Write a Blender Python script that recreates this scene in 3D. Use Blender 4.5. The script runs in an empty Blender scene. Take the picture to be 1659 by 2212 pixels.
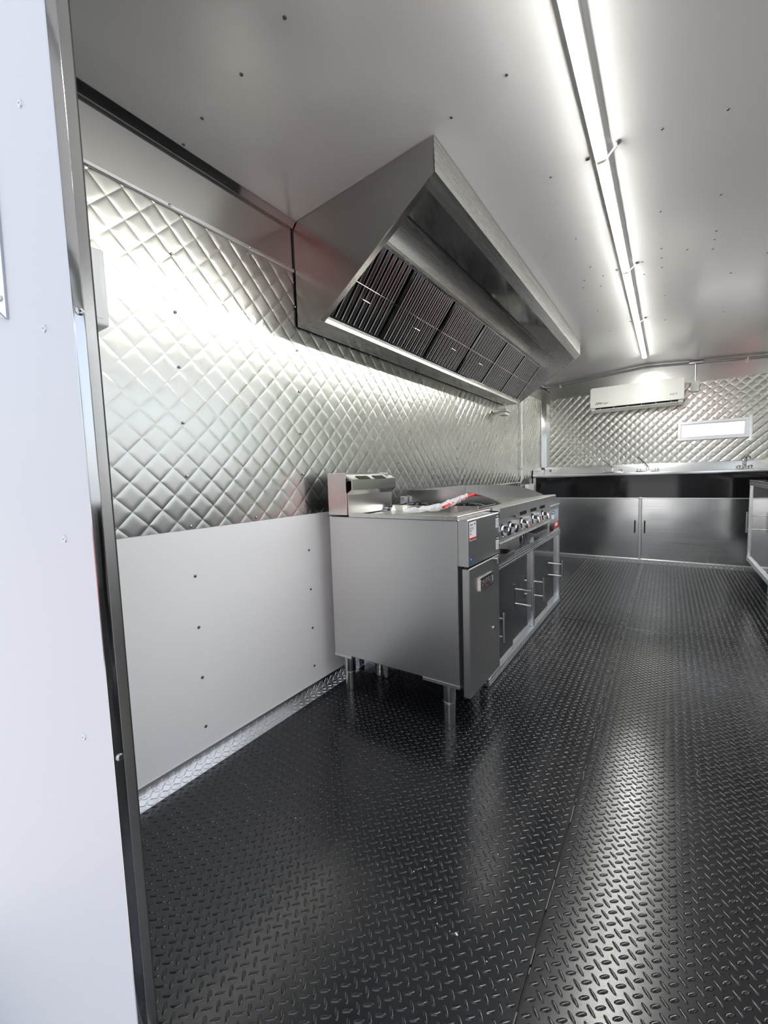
import bpy, bmesh, math, random
from mathutils import Vector, Matrix, noise

random.seed(7)
SC = bpy.context.scene
COL = SC.collection
PI = math.pi

# ------------------------------------------------------------------ camera
CAM_POS = (1.345, 0.0, 1.0)
YAW, PITCH, ROLL, FPX = math.radians(34.456), math.radians(-4.855), math.radians(-1.820), 896.86
fw = Vector((-math.sin(YAW) * math.cos(PITCH), math.cos(YAW) * math.cos(PITCH), math.sin(PITCH)))
rt0 = Vector((math.cos(YAW), math.sin(YAW), 0))
up0 = rt0.cross(fw)
rt = rt0 * math.cos(ROLL) + up0 * math.sin(ROLL)
up = -rt0 * math.sin(ROLL) + up0 * math.cos(ROLL)
cam_data = bpy.data.cameras.new('camera')
cam = bpy.data.objects.new('camera', cam_data)
COL.objects.link(cam)
cam.matrix_world = Matrix(((rt.x, up.x, -fw.x, CAM_POS[0]), (rt.y, up.y, -fw.y, CAM_POS[1]),
                           (rt.z, up.z, -fw.z, CAM_POS[2]), (0, 0, 0, 1)))
cam_data.sensor_fit = 'HORIZONTAL'
cam_data.sensor_width = 36.0
cam_data.lens = FPX / 1659.0 * 36.0
cam_data.clip_start = 0.02
cam_data.clip_end = 400
SC.camera = cam

# ------------------------------------------------------------------ view, sky, sun
SC.view_settings.view_transform = 'Standard'
SC.view_settings.look = 'None'
SC.view_settings.gamma = 1.0
SC.view_settings.use_curve_mapping = False
SC.view_settings.exposure = 0.26

world = bpy.data.worlds.new('sky')
SC.world = world
world.use_nodes = True
wn = world.node_tree.nodes
wl = world.node_tree.links
wn.clear()
w_out = wn.new('ShaderNodeOutputWorld')
w_bg = wn.new('ShaderNodeBackground')
w_sky = wn.new('ShaderNodeTexSky')
w_sky.sky_type = 'NISHITA'
w_sky.sun_disc = False
w_sky.sun_elevation = math.radians(66)
w_sky.sun_rotation = math.radians(-40)
w_sky.air_density = 1.0
w_sky.dust_density = 3.0
w_mix = wn.new('ShaderNodeMixRGB')
w_mix.inputs['Fac'].default_value = 0.5
w_mix.inputs['Color2'].default_value = (7.0, 7.2, 7.6, 1)
wl.new(w_sky.outputs[0], w_mix.inputs['Color1'])
wl.new(w_mix.outputs[0], w_bg.inputs['Color'])
w_bg.inputs['Strength'].default_value = 0.28
wl.new(w_bg.outputs[0], w_out.inputs[0])

sun_d = bpy.data.lights.new('sun', 'SUN')
sun_d.energy = 3.4
sun_d.angle = math.radians(0.6)
sun_d.color = (1.0, 0.95, 0.88)
sun = bpy.data.objects.new('sun', sun_d)
COL.objects.link(sun)
sun.rotation_euler = Vector((0.25, -0.34, -1.0)).to_track_quat('-Z', 'Y').to_euler()
sun.location = (-4, 8, 12)
LED_STRENGTH = 88.0

# ------------------------------------------------------------------ materials
def new_mat(name):
    m = bpy.data.materials.new(name)
    m.use_nodes = True
    return m, m.node_tree.nodes, m.node_tree.links, m.node_tree.nodes['Principled BSDF']

def plain(name, col, rough=0.5, metal=0.0, coat=0.0, spec=0.5):
    m, n, l, b = new_mat(name)
    b.inputs['Base Color'].default_value = (*col, 1)
    b.inputs['Roughness'].default_value = rough
    b.inputs['Metallic'].default_value = metal
    b.inputs['Specular IOR Level'].default_value = spec
    b.inputs['Coat Weight'].default_value = coat
    return m

def brushed(name, col, rough, scale=(2, 2, 220), rvar=0.08, bump=0.0, wave=0.0, wave_scale=3.0, aniso=0.0, metal=1.0):
    """metal with a fine grain stretched along an object axis, and optional slow sheet waviness"""
    m, n, l, b = new_mat(name)
    b.inputs['Base Color'].default_value = (*col, 1)
    b.inputs['Metallic'].default_value = metal
    b.inputs['Anisotropic'].default_value = aniso
    tc = n.new('ShaderNodeTexCoord')
    mp = n.new('ShaderNodeMapping')
    mp.inputs['Scale'].default_value = scale
    l.new(tc.outputs['Object'], mp.inputs['Vector'])
    ns = n.new('ShaderNodeTexNoise')
    ns.inputs['Scale'].default_value = 1.0
    ns.inputs['Detail'].default_value = 3
    l.new(mp.outputs[0], ns.inputs['Vector'])
    mr = n.new('ShaderNodeMapRange')
    mr.inputs['To Min'].default_value = max(0.02, rough - rvar)
    mr.inputs['To Max'].default_value = rough + rvar
    l.new(ns.outputs[0], mr.inputs['Value'])
    l.new(mr.outputs[0], b.inputs['Roughness'])
    last = None
    if bump:
        bp = n.new('ShaderNodeBump')
        bp.inputs['Strength'].default_value = bump
        bp.inputs['Distance'].default_value = 0.001
        l.new(ns.outputs[0], bp.inputs['Height'])
        last = bp
    if wave:
        n2 = n.new('ShaderNodeTexNoise')
        n2.inputs['Scale'].default_value = wave_scale
        n2.inputs['Detail'].default_value = 1
        l.new(tc.outputs['Object'], n2.inputs['Vector'])
        b2 = n.new('ShaderNodeBump')
        b2.inputs['Strength'].default_value = wave
        b2.inputs['Distance'].default_value = 0.05
        l.new(n2.outputs[0], b2.inputs['Height'])
        if last:
            l.new(last.outputs[0], b2.inputs['Normal'])
        last = b2
    if last:
        l.new(last.outputs[0], b.inputs['Normal'])
    return m

def emissive(name, col, strength):
    m, n, l, b = new_mat(name)
    b.inputs['Base Color'].default_value = (0.8, 0.8, 0.8, 1)
    b.inputs['Emission Color'].default_value = (*col, 1)
    b.inputs['Emission Strength'].default_value = strength
    return m

M = {}
M['steel'] = brushed('brushed_steel', (0.67, 0.665, 0.65), 0.32, (3, 3, 260), 0.05, 0.05, 0.05, 1.5)
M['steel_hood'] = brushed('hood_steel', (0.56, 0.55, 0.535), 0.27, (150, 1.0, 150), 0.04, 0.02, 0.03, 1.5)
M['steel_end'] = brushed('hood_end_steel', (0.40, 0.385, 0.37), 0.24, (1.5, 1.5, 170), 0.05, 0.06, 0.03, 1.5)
M['steel_fine'] = brushed('smooth_steel', (0.64, 0.635, 0.62), 0.22, (200, 3, 3), 0.05, 0.08, 0.04, 2.0)
M['polished'] = brushed('polished_steel', (0.62, 0.62, 0.61), 0.10, (3, 3, 120), 0.03, 0.0, 0.10, 2.2)
M['door_steel'] = brushed('counter_door_steel', (0.66, 0.66, 0.65), 0.19, (3, 3, 120), 0.04, 0.0, 0.12, 2.4)
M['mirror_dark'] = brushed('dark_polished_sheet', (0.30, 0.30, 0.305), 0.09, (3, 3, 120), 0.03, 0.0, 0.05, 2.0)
M['quilt'] = brushed('quilted_steel', (0.56, 0.557, 0.52), 0.28, (6, 6, 6), 0.05, 0.0, 0.0)
M['baffle'] = plain('baffle_steel', (0.42, 0.42, 0.425), 0.14, 1.0)
M['band'] = brushed('band_steel', (0.66, 0.655, 0.63), 0.20, (4, 4, 160), 0.05, 0.05, 0.03, 1.2)
M['trim'] = brushed('trim_steel', (0.50, 0.51, 0.53), 0.10, (30, 30, 6), 0.04, 0.0, 0.16, 6.0)
M['alu'] = brushed('aluminium_profile', (0.80, 0.81, 0.82), 0.30, (60, 3, 60), 0.03)
M['tread_alu'] = plain('tread_aluminium', (0.80, 0.80, 0.80), 0.26, 1.0)
M['nickel'] = plain('satin_nickel', (0.80, 0.79, 0.76), 0.30, 1.0)
M['chrome'] = plain('chrome', (0.80, 0.80, 0.81), 0.06, 1.0)
M['zinc'] = plain('galvanised_pipe', (0.66, 0.67, 0.67), 0.30, 1.0)
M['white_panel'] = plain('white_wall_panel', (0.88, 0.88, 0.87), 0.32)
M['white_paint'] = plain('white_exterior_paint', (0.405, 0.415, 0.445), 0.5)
M['white_plastic'] = plain('white_plastic', (0.80, 0.80, 0.76), 0.22, coat=0.3)
M['box_white'] = plain('white_enamel', (0.88, 0.88, 0.90), 0.4)
M['ceil'] = brushed('ceiling_sheet', (0.66, 0.655, 0.65), 0.22, (5, 5, 5), 0.04, 0.0, 0.015, 1.3, metal=0.35)
M['black_gloss'] = plain('black_gloss_sheet', (0.008, 0.008, 0.009), 0.07)
M['black'] = plain('black_void', (0.006, 0.006, 0.006), 0.6)
M['iron'] = plain('cast_iron', (0.018, 0.018, 0.019), 0.42)
M['dark_gap'] = plain('dark_rubber', (0.02, 0.02, 0.022), 0.6)
M['rivet'] = plain('rivet_steel', (0.45, 0.45, 0.46), 0.22, 1.0)
M['screw'] = plain('screw_dark', (0.16, 0.16, 0.16), 0.4, 1.0)
M['red'] = plain('red_plastic', (0.62, 0.02, 0.02), 0.35)
M['red_label'] = plain('red_label', (0.50, 0.035, 0.03), 0.4)
M['label'] = plain('paper_label', (0.82, 0.82, 0.82), 0.5)
M['label_grey'] = plain('grey_print_label', (0.42, 0.44, 0.44), 0.45)
M['ink'] = plain('print_ink', (0.03, 0.03, 0.035), 0.5)
M['ink_grey'] = plain('print_ink_grey', (0.22, 0.23, 0.24), 0.5)
M['blue'] = plain('blue_label', (0.03, 0.09, 0.30), 0.4)
M['sealant'] = plain('grey_sealant', (0.10, 0.10, 0.10), 0.4)
M['caulk'] = plain('clear_sealant', (0.50, 0.50, 0.47), 0.25)
M['led'] = emissive('led_diffuser', (1.0, 1.0, 0.95), LED_STRENGTH)
M['griddle'] = brushed('griddle_plate', (0.55, 0.54, 0.50), 0.25, (3, 90, 3), 0.08)
M['crumb'] = plain('crumb', (0.70, 0.66, 0.52), 0.6)

def floor_material():
    m, n, l, b = new_mat('black_tread_floor')
    b.inputs['Specular IOR Level'].default_value = 0.62
    tc = n.new('ShaderNodeTexCoord')
    n1 = n.new('ShaderNodeTexNoise'); n1.inputs['Scale'].default_value = 2.2; n1.inputs['Detail'].default_value = 4
    l.new(tc.outputs['Object'], n1.inputs['Vector'])
    cr = n.new('ShaderNodeMapRange'); cr.inputs['From Min'].default_value = 0.35; cr.inputs['From Max'].default_value = 0.7
    cr.inputs['To Min'].default_value = 0.15; cr.inputs['To Max'].default_value = 0.22
    l.new(n1.outputs[0], cr.inputs['Value']); l.new(cr.outputs[0], b.inputs['Roughness'])
    n2 = n.new('ShaderNodeTexNoise'); n2.inputs['Scale'].default_value = 60; n2.inputs['Detail'].default_value = 3
    l.new(tc.outputs['Object'], n2.inputs['Vector'])
    mx = n.new('ShaderNodeMixRGB'); mx.inputs['Color1'].default_value = (0.005, 0.0054, 0.007, 1); mx.inputs['Color2'].default_value = (0.011, 0.012, 0.015, 1)
    l.new(n2.outputs[0], mx.inputs['Fac']); l.new(mx.outputs[0], b.inputs['Base Color'])
    bp = n.new('ShaderNodeBump'); bp.inputs['Strength'].default_value = 0.12; bp.inputs['Distance'].default_value = 0.0006
    n3 = n.new('ShaderNodeTexNoise'); n3.inputs['Scale'].default_value = 900
    l.new(tc.outputs['Object'], n3.inputs['Vector']); l.new(n3.outputs[0], bp.inputs['Height'])
    l.new(bp.outputs[0], b.inputs['Normal'])
    return m
M['floor'] = floor_material()

def plastic_wrap():
    m, n, l, b = new_mat('crumpled_plastic')
    b.inputs['Base Color'].default_value = (0.86, 0.86, 0.86, 1)
    b.inputs['Roughness'].default_value = 0.18
    b.inputs['Alpha'].default_value = 0.62
    return m
M['wrap'] = plastic_wrap()

def glass_mat():
    m, n, l, b = new_mat('window_glass')
    b.inputs['Base Color'].default_value = (1, 1, 1, 1)
    b.inputs['Roughness'].default_value = 0.02
    b.inputs['Transmission Weight'].default_value = 1.0
    b.inputs['IOR'].default_value = 1.05
    return m
M['glass'] = glass_mat()

def noisy(name, c1, c2, scale, rough):
    m, n, l, b = new_mat(name)
    ns = n.new('ShaderNodeTexNoise'); ns.inputs['Scale'].default_value = scale; ns.inputs['Detail'].default_value = 5
    mx = n.new('ShaderNodeMixRGB'); mx.inputs['Color1'].default_value = (*c1, 1); mx.inputs['Color2'].default_value = (*c2, 1)
    l.new(ns.outputs[0], mx.inputs['Fac']); l.new(mx.outputs[0], b.inputs['Base Color'])
    b.inputs['Roughness'].default_value = rough
    return m
M['ground'] = noisy('concrete_yard', (0.52, 0.51, 0.48), (0.64, 0.63, 0.60), 1.2, 0.9)
M['leaves'] = noisy('leaves', (0.07, 0.13, 0.02), (0.22, 0.30, 0.06), 3.0, 0.7)
M['bark'] = noisy('bark', (0.10, 0.07, 0.05), (0.18, 0.13, 0.09), 6.0, 0.9)
M['car_red'] = plain('red_car_paint', (0.45, 0.03, 0.025), 0.35, coat=0.5)

# ------------------------------------------------------------------ mesh helpers
class MB:
    """collects shapes into one bmesh; build() links them as ONE mesh object"""
    def __init__(self):
        self.bm = bmesh.new()
    def box(self, x0, x1, y0, y1, z0, z1, bev=0.0, seg=1):
        bm = self.bm if not bev else bmesh.new()
        vs = [bm.verts.new((x, y, z)) for x in (x0, x1) for y in (y0, y1) for z in (z0, z1)]
        for f in ((0, 1, 3, 2), (4, 6, 7, 5), (0, 4, 5, 1), (2, 3, 7, 6), (0, 2, 6, 4), (1, 5, 7, 3)):
            bm.faces.new([vs[i] for i in f])
        if bev:
            bmesh.ops.bevel(bm, geom=bm.edges[:], offset=bev, segments=seg, profile=0.5, affect='EDGES')
            self.merge(bm)
        return self
    def merge(self, other, mat=None):
        vmap = {}
        for v in other.verts:
            vmap[v] = self.bm.verts.new(mat @ v.co if mat else v.co)
        for f in other.faces:
            nf = self.bm.faces.new([vmap[v] for v in f.verts]); nf.smooth = f.smooth
        other.free()
        return self
    def prism(self, pts, axis, a, b):
        """polygon pts (2D) extruded along axis from a to b; X: pts=(y,z)  Y: pts=(x,z)  Z: pts=(x,y)"""
        def P(p, t):
            return {'X': (t, p[0], p[1]), 'Y': (p[0], t, p[1]), 'Z': (p[0], p[1], t)}[axis]
        A = [self.bm.verts.new(P(p, a)) for p in pts]
        B = [self.bm.verts.new(P(p, b)) for p in pts]
        self.bm.faces.new(A); self.bm.faces.new(B[::-1])
        k = len(pts)
        for i in range(k):
            self.bm.faces.new([A[i], B[i], B[(i + 1) % k], A[(i + 1) % k]])
        return self
    def tube(self, path, r, n=10, caps=True, radii=None):
        path = [Vector(p) for p in path]
        rings = []
        ref = None
        for i, p in enumerate(path):
            if i == 0: d = path[1] - path[0]
            elif i == len(path) - 1: d = path[-1] - path[-2]
            else: d = (path[i + 1] - path[i]).normalized() + (path[i] - path[i - 1]).normalized()
            d.normalize()
            if ref is None:
                ref = Vector((0, 0, 1)) if abs(d.z) < 0.9 else Vector((1, 0, 0))
            a = d.cross(ref).normalized(); b = d.cross(a).normalized(); ref = a.cross(d) * 1.0
            ref = -b if ref.length < 1e-6 else ref
            rr = radii[i] if radii else r
            rings.append([self.bm.verts.new(p + a * rr * math.cos(t) + b * rr * math.sin(t)) for t in [2 * PI * k / n for k in range(n)]])
        for i in range(len(rings) - 1):
            for k in range(n):
                self.bm.faces.new([rings[i][k], rings[i][(k + 1) % n], rings[i + 1][(k + 1) % n], rings[i + 1][k]])
        if caps:
            self.bm.faces.new(rings[0][::-1]); self.bm.faces.new(rings[-1])
        return self
    def lathe(self, prof, origin, axis=(0, 0, 1), n=16):
        """prof: (radius, height) pairs along axis from origin"""
        ax = Vector(axis).normalized()
        a = ax.orthogonal().normalized(); b = ax.cross(a)
        o = Vector(origin)
        rings = []
        for r, h in prof:
            if r < 1e-6:
                rings.append([self.bm.verts.new(o + ax * h)])
            else:
                rings.append([self.bm.verts.new(o + ax * h + a * r * math.cos(2 * PI * k / n) + b * r * math.sin(2 * PI * k / n)) for k in range(n)])
        for i in range(len(rings) - 1):
            A, B = rings[i], rings[i + 1]
            for k in range(n):
                k2 = (k + 1) % n
                if len(A) == 1 and len(B) == 1: continue
                if len(A) == 1: self.bm.faces.new([A[0], B[k2], B[k]])
                elif len(B) == 1: self.bm.faces.new([A[k], A[k2], B[0]])
                else: self.bm.faces.new([A[k], A[k2], B[k2], B[k]])
        if len(rings[0]) > 1: self.bm.faces.new(rings[0][::-1])
        if len(rings[-1]) > 1: self.bm.faces.new(rings[-1])
        return self
    def poly(self, pts):
        self.bm.faces.new([self.bm.verts.new(p) for p in pts]); return self
    def mesh(self, name, mat, angle=35, recalc=True):
        if recalc:
            bmesh.ops.recalc_face_normals(self.bm, faces=self.bm.faces[:])
        me = bpy.data.meshes.new(name)
        self.bm.to_mesh(me); self.bm.free()
        me.materials.append(M[mat] if isinstance(mat, str) else mat)
        if angle:
            for p in me.polygons: p.use_smooth = True
            me.set_sharp_from_angle(angle=math.radians(angle))
        return me
    def build(self, name, mat, parent=None, angle=35, recalc=True):
        return link(name, self.mesh(name, mat, angle, recalc), parent)

def link(name, me, parent=None, loc=(0, 0, 0), rot=(0, 0, 0)):
    o = bpy.data.objects.new(name, me)
    COL.objects.link(o)
    o.location = loc; o.rotation_euler = rot
    if parent is not None:
        o.parent = parent
        # every parent Empty sits at a base point: keep the child's mesh in world coordinates
        base = world_loc(parent)
        if loc == (0, 0, 0): o.location = tuple(-c for c in base)
        else: o.location = tuple(l - c for l, c in zip(loc, base))
    return o
def world_loc(o):
    p = Vector(o.location)
    while o.parent is not None:
        o = o.parent; p = p + Vector(o.location)
    return p
def thing(name, label, cat, base, group=None):
    o = bpy.data.objects.new(name, None)
    COL.objects.link(o)
    o.empty_display_size = 0.05
    o.location = base
    return tag(o, label, cat, group)
def tag(o, label, cat, group=None):
    o['label'] = label; o['category'] = cat
    if group: o['group'] = group
    return o
def struct(o):
    o['kind'] = 'structure'; return o
def stuff(o):
    o['kind'] = 'stuff'; return o
def text_mesh(name, body, size, mat, extrude=0.0004, shear=0.0, bold=0.0, space=1.0):
    cu = bpy.data.curves.new(name, 'FONT')
    cu.body = body; cu.size = size; cu.extrude = extrude; cu.shear = shear; cu.offset = bold
    cu.space_character = space; cu.align_x = 'LEFT'; cu.resolution_u = 3
    o = bpy.data.objects.new(name, cu); COL.objects.link(o)
    dg = bpy.context.evaluated_depsgraph_get()
    me = bpy.data.meshes.new_from_object(o.evaluated_get(dg))
    bpy.data.objects.remove(o); bpy.data.curves.remove(cu)
    me.name = name; me.materials.clear(); me.materials.append(M[mat])
    return me

# ------------------------------------------------------------------ dimensions of the trailer (metres)
W, L, HW, RX, RZ = 2.22, 5.65, 2.077, 1.11, 2.155       # width, back wall, side wall height, ridge x, ridge z
Y0 = 0.30                                              # inner face of the door wall
def ceil_z(x):
    return HW + (RZ - HW) * (x / RX if x < RX else (W - x) / (W - RX))

screw_me = MB().lathe([(0.0055, 0), (0.0050, 0.0018), (0.0030, 0.0030), (0, 0.0034)], (0, 0, 0), n=8).mesh('screw', 'screw')
rivet_me = MB().lathe([(0.0062, 0), (0.0058, 0.0016), (0.0038, 0.0028), (0.0016, 0.0028), (0.0012, 0.0012), (0, 0.0012)], (0, 0, 0), n=12).mesh('rivet', 'rivet')
rivet_me.materials.append(M['ink'])
for p in rivet_me.polygons:
    if p.center.xy.length < 0.0026: p.material_index = 1
small_rivet_me = MB().lathe([(0.0048, 0), (0.0042, 0.0016), (0.0022, 0.0028), (0, 0.0030)], (0, 0, 0), n=8).mesh('rivet', 'rivet')
ROT_X = (0, PI / 2, 0)        # head points to +x
ROT_NY = (PI / 2, 0, 0)       # head points to -y
ROT_DN = (PI, 0, 0)           # head points down

# ------------------------------------------------------------------ floor: four black tread sheets
floor = struct(MB().box(-0.005, W, 0.302, L, -0.12, -0.006).build('floor', 'dark_gap'))
SEAM_X, SEAM_Y = 1.135, 2.96
def tread_mesh(x0, x1, y0, y1):
    """raised lozenges of a tread sheet, alternating +-45 degrees"""
    verts, faces = [], []
    px, py = 0.0282, 0.0290
    n = 8
    def loz(cx, cy, ang):
        ca, sa = math.cos(ang), math.sin(ang)
        b = len(verts)
        for lr, wr, z in ((0.0118, 0.0044, -0.0004), (0.0104, 0.0033, 0.0011), (0.0072, 0.0018, 0.00175)):
            for k in range(n):
                t = 2 * PI * k / n
                u = lr * math.copysign(abs(math.cos(t)) ** 0.8, math.cos(t)); v = wr * math.sin(t)
                verts.append((cx + u * ca - v * sa, cy + u * sa + v * ca, z))
        for r in range(2):
            for k in range(n):
                k2 = (k + 1) % n
                faces.append((b + r * n + k, b + r * n + k2, b + (r + 1) * n + k2, b + (r + 1) * n + k))
        faces.append(tuple(b + 2 * n + k for k in range(n)))
    ix0, ix1 = math.floor((x0 - 1.3466) / px), math.ceil((x1 - 1.3466) / px)
    iy0, iy1 = math.floor((y0 - 0.8696) / py), math.ceil((y1 - 0.8696) / py)
    for i in range(ix0, ix1 + 1):
        for j in range(iy0, iy1 + 1):
            for h, ang in ((0.0, math.radians(40)), (0.5, math.radians(-42))):
                cx, cy = 1.3466 + (i + h) * px, 0.8696 + (j + h) * py
                if x0 + 0.009 < cx < x1 - 0.009 and y0 + 0.009 < cy < y1 - 0.009:
                    if cx < 0.60 and cy > 1.86: continue          # under the cooking line
                    if cx > 2.0 and cy > 1.0: continue
                    loz(cx, cy, ang)
    me = bpy.data.meshes.new('tread_pattern')
    me.from_pydata(verts, [], faces)
    me.polygons.foreach_set('use_smooth', [True] * len(me.polygons))
    me.materials.append(M['floor'])
    return me
g = 0.0014
for (x0, x1, y0, y1) in ((0.0, SEAM_X - g, 0.302, SEAM_Y - g), (SEAM_X + g, W, 0.302, SEAM_Y - g),
                         (0.0, SEAM_X - g, SEAM_Y + g, 5.62), (SEAM_X + g, W, SEAM_Y + g, 5.62)):
    sh = MB().box(x0, x1, y0, y1, -0.006, 0.0, 0.0008).build('floor_sheet', 'floor', floor)
    stuff(link('tread_pattern', tread_mesh(x0, x1, y0, min(y1, 5.12)), sh))
# ragged bead of sealant pressed into the long seam
mb = MB()
y = 0.5
while y < 4.9:
    ln = random.uniform(0.01, 0.05)
    if random.random() < 0.5:
        dx = random.uniform(-0.0018, 0.0018)
        mb.box(SEAM_X + dx - 0.0011, SEAM_X + dx + 0.0011, y, y + ln, -0.002, random.uniform(0.0004, 0.0012))
    y += ln + random.uniform(0.0, 0.02)
mb.build('seam_sealant', 'sealant', floor)

# ------------------------------------------------------------------ quilted sheet mesh
QH = 0.0455
STEPS = (0.0, 0.06, 0.14, 0.24, 0.38, 0.5, 0.62, 0.76, 0.86, 0.94, 1.0)
def quilt_mesh(name, u0, u1, v0, v1, fn, amp=0.0012, pu=0.698, pv=1.826, flat=False, seed=0.0):
    """embossed diamond sheet in (u, v); fn(u, v, height) -> world point"""
    bm = bmesh.new()
    i0, i1 = math.floor((u0 - pu) / QH) - 2, math.ceil((u1 - pu) / QH) + 2
    j0, j1 = math.floor((v0 - pv) / QH) - 2, math.ceil((v1 - pv) / QH) + 2
    for i in range(i0, i1):
        for j in range(j0, j1):
            if (i + j) % 2 == 0: continue
            cu, cv = pu + i * QH, pv + j * QH              # centre of a diamond
            if cu + QH < u0 or cu - QH > u1 or cv + QH < v0 or cv - QH > v1: continue
            tx, ty = random.gauss(0, 0.010), random.gauss(0, 0.010)
            grid = []
            for s in STEPS:
                row = []
                for t in STEPS:
                    u = cu + (s - t) * QH; v = cv + (s + t - 1) * QH
                    if flat:                                   # flat-topped cells with narrow wavy flanks
                        s2 = s + 0.055 * math.sin(2 * PI * t) * math.sin(PI * s)
                        t2 = t + 0.055 * math.sin(2 * PI * s) * math.sin(PI * t)
                        d = max(0.0, min(s2, 1 - s2, t2, 1 - t2))
                        q = min(1.0, d / 0.24)
                        e = q * (2 - q)
                    else:                                      # pillows with one dominant ridge direction
                        e = (max(0.0, math.sin(PI * t)) ** 0.75) * (0.62 + 0.38 * max(0.0, math.sin(PI * s)) ** 0.5)
                    h = amp * e + (tx * (s - .5) + ty * (t - .5)) * QH * (0.5 if 0 < s < 1 and 0 < t < 1 else 0)
                    h += 0.0022 * noise.noise((u * 2.6 + seed, v * 2.6, seed))
                    row.append(bm.verts.new((u, v, h)))
                grid.append(row)
            n = len(STEPS) - 1
            for a in range(n):
                for b in range(n):
                    f = bm.faces.new((grid[a][b], grid[a + 1][b], grid[a + 1][b + 1], grid[a][b + 1])); f.smooth = True
    for co, no in (((u0, 0, 0), (-1, 0, 0)), ((u1, 0, 0), (1, 0, 0)), ((0, v0, 0), (0, -1, 0)), ((0, v1, 0), (0, 1, 0))):
        bmesh.ops.bisect_plane(bm, geom=bm.verts[:] + bm.edges[:] + bm.faces[:], plane_co=co, plane_no=no, clear_outer=True)
    for v in bm.verts: v.co = fn(*v.co)
    me = bpy.data.meshes.new(name)
    bm.to_mesh(me); bm.free()
    me.materials.append(M['quilt'])
    return me

# ------------------------------------------------------------------ left wall
PANEL_TOP = 0.842
BAND_Z0, BAND_Z1 = 1.883, 2.052
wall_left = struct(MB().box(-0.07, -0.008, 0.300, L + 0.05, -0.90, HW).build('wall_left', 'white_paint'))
wp = MB().box(-0.008, 0.0, Y0, 2.0, 0.0, PANEL_TOP, 0.001).build('white_panel', 'white_panel', wall_left)
for (a, b, s, am) in ((Y0, 2.98, 1.3, 0.0010), (2.976, 4.58, 5.1, 0.0030), (4.576, 5.52, 9.7, 0.0030)):
    q = link('quilted_sheet', quilt_mesh('quilted_sheet', a, b, PANEL_TOP, BAND_Z0 + 0.004, lambda u, v, h: (0.001 + h, u, v), amp=am, flat=am < 0.002, seed=s), wall_left)
band = MB().box(-0.008, 0.003, Y0, 1.332, BAND_Z0, BAND_Z1).build('upper_band', 'band', wall_left)
MB().box(0.001, 0.010, Y0, 1.330, BAND_Z0 - 0.004, BAND_Z0 + 0.010, 0.002).build('band_flange', 'alu', wall_left)
band2 = MB().box(-0.008, 0.003, 4.09, 5.52, 1.90, BAND_Z1).build('upper_band', 'band', wall_left)
# channel where wall meets ceiling
MB().prism([(0.0, BAND_Z1), (0.012, BAND_Z1), (0.012, BAND_Z1 + 0.004), (0.030, ceil_z(0.03) - 0.002), (0.030, ceil_z(0.03) + 0.002), (0.0, HW + 0.004)], 'Y', Y0, 1.328).build('ceiling_channel', 'mirror_dark', wall_left)
MB().prism([(0.0, BAND_Z1), (0.012, BAND_Z1), (0.012, BAND_Z1 + 0.004), (0.030, ceil_z(0.03) - 0.002), (0.030, ceil_z(0.03) + 0.002), (0.0, HW + 0.004)], 'Y', 4.105, 5.5).build('ceiling_channel', 'mirror_dark', wall_left)
for z in (0.132, 0.314, 0.496, 0.678):
    for y in (0.793, 1.346): link('screw', screw_me, wp, (0.0, y, z), ROT_X)
for y in (0.788, 1.330, 1.872, 2.414):
    for z in (0.852, 1.022, 1.200, 1.382, 1.557, 1.739):
        if y > 1.4 and z < 0.9: continue
        link('rivet', small_rivet_me, wall_left, (0.0045, y, z), ROT_X)
for y in (1.061, 1.60): link('rivet', small_rivet_me, wall_left, (0.004, y, 0.855), ROT_X)
for k in range(11): link('rivet', small_rivet_me, wall_left, (0.004, 2.972, 0.90 + k * 0.075), ROT_X)
for y in (0.50, 0.790, 1.10): link('rivet', small_rivet_me, wall_left, (0.010, y, BAND_Z0 + 0.003), ROT_X)

# aluminium tread angle at the foot of the left wall
def tread_bits(mb, axis_fn, a0, a1, b0, b1, pitch=0.019):
    """small raised bars on a strip; axis_fn(a, b, h) -> point"""
    k = 0
    a = a0 + pitch / 2
    while a < a1:
        j = 0
        b = b0 + pitch / 2
        while b < b1:
            s = 1 if (k + j) % 2 else -1
            d, w = 0.0065, 0.0016
            base = [(a - d - w, b - s * d), (a - d + w * 2, b - s * d - s * w), (a + d + w, b + s * d), (a + d - w * 2, b + s * d + s * w)]
            lo = [mb.bm.verts.new(axis_fn(p[0], p[1], 0.0)) for p in base]
            hi = [mb.bm.verts.new(axis_fn(a + (p[0] - a) * .7, b + (p[1] - b) * .7, 0.0013)) for p in base]
            for i in range(4):
                mb.bm.faces.new([lo[i], lo[(i + 1) % 4], hi[(i + 1) % 4], hi[i]])
            mb.bm.faces.new(hi)
            j += 1; b += pitch
        k += 1; a += pitch
    return mb
bb = struct(MB().prism([(0.0, 0.0), (0.042, 0.0), (0.042, 0.0022), (0.0022, 0.0022), (0.0022, 0.052), (0.0, 0.052)], 'Y', Y0, 1.80).build('baseboard_left', 'tread_alu'))
mb = MB()
tread_bits(mb, lambda a, b, h: (b, a, 0.0022 + h), Y0, 1.80, 0.004, 0.042)
tread_bits(mb, lambda a, b, h: (0.0022 + h, a, b), Y0, 1.80, 0.004, 0.050)
stuff(mb.build('tread_pattern', 'tread_alu', bb, 0))

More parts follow.
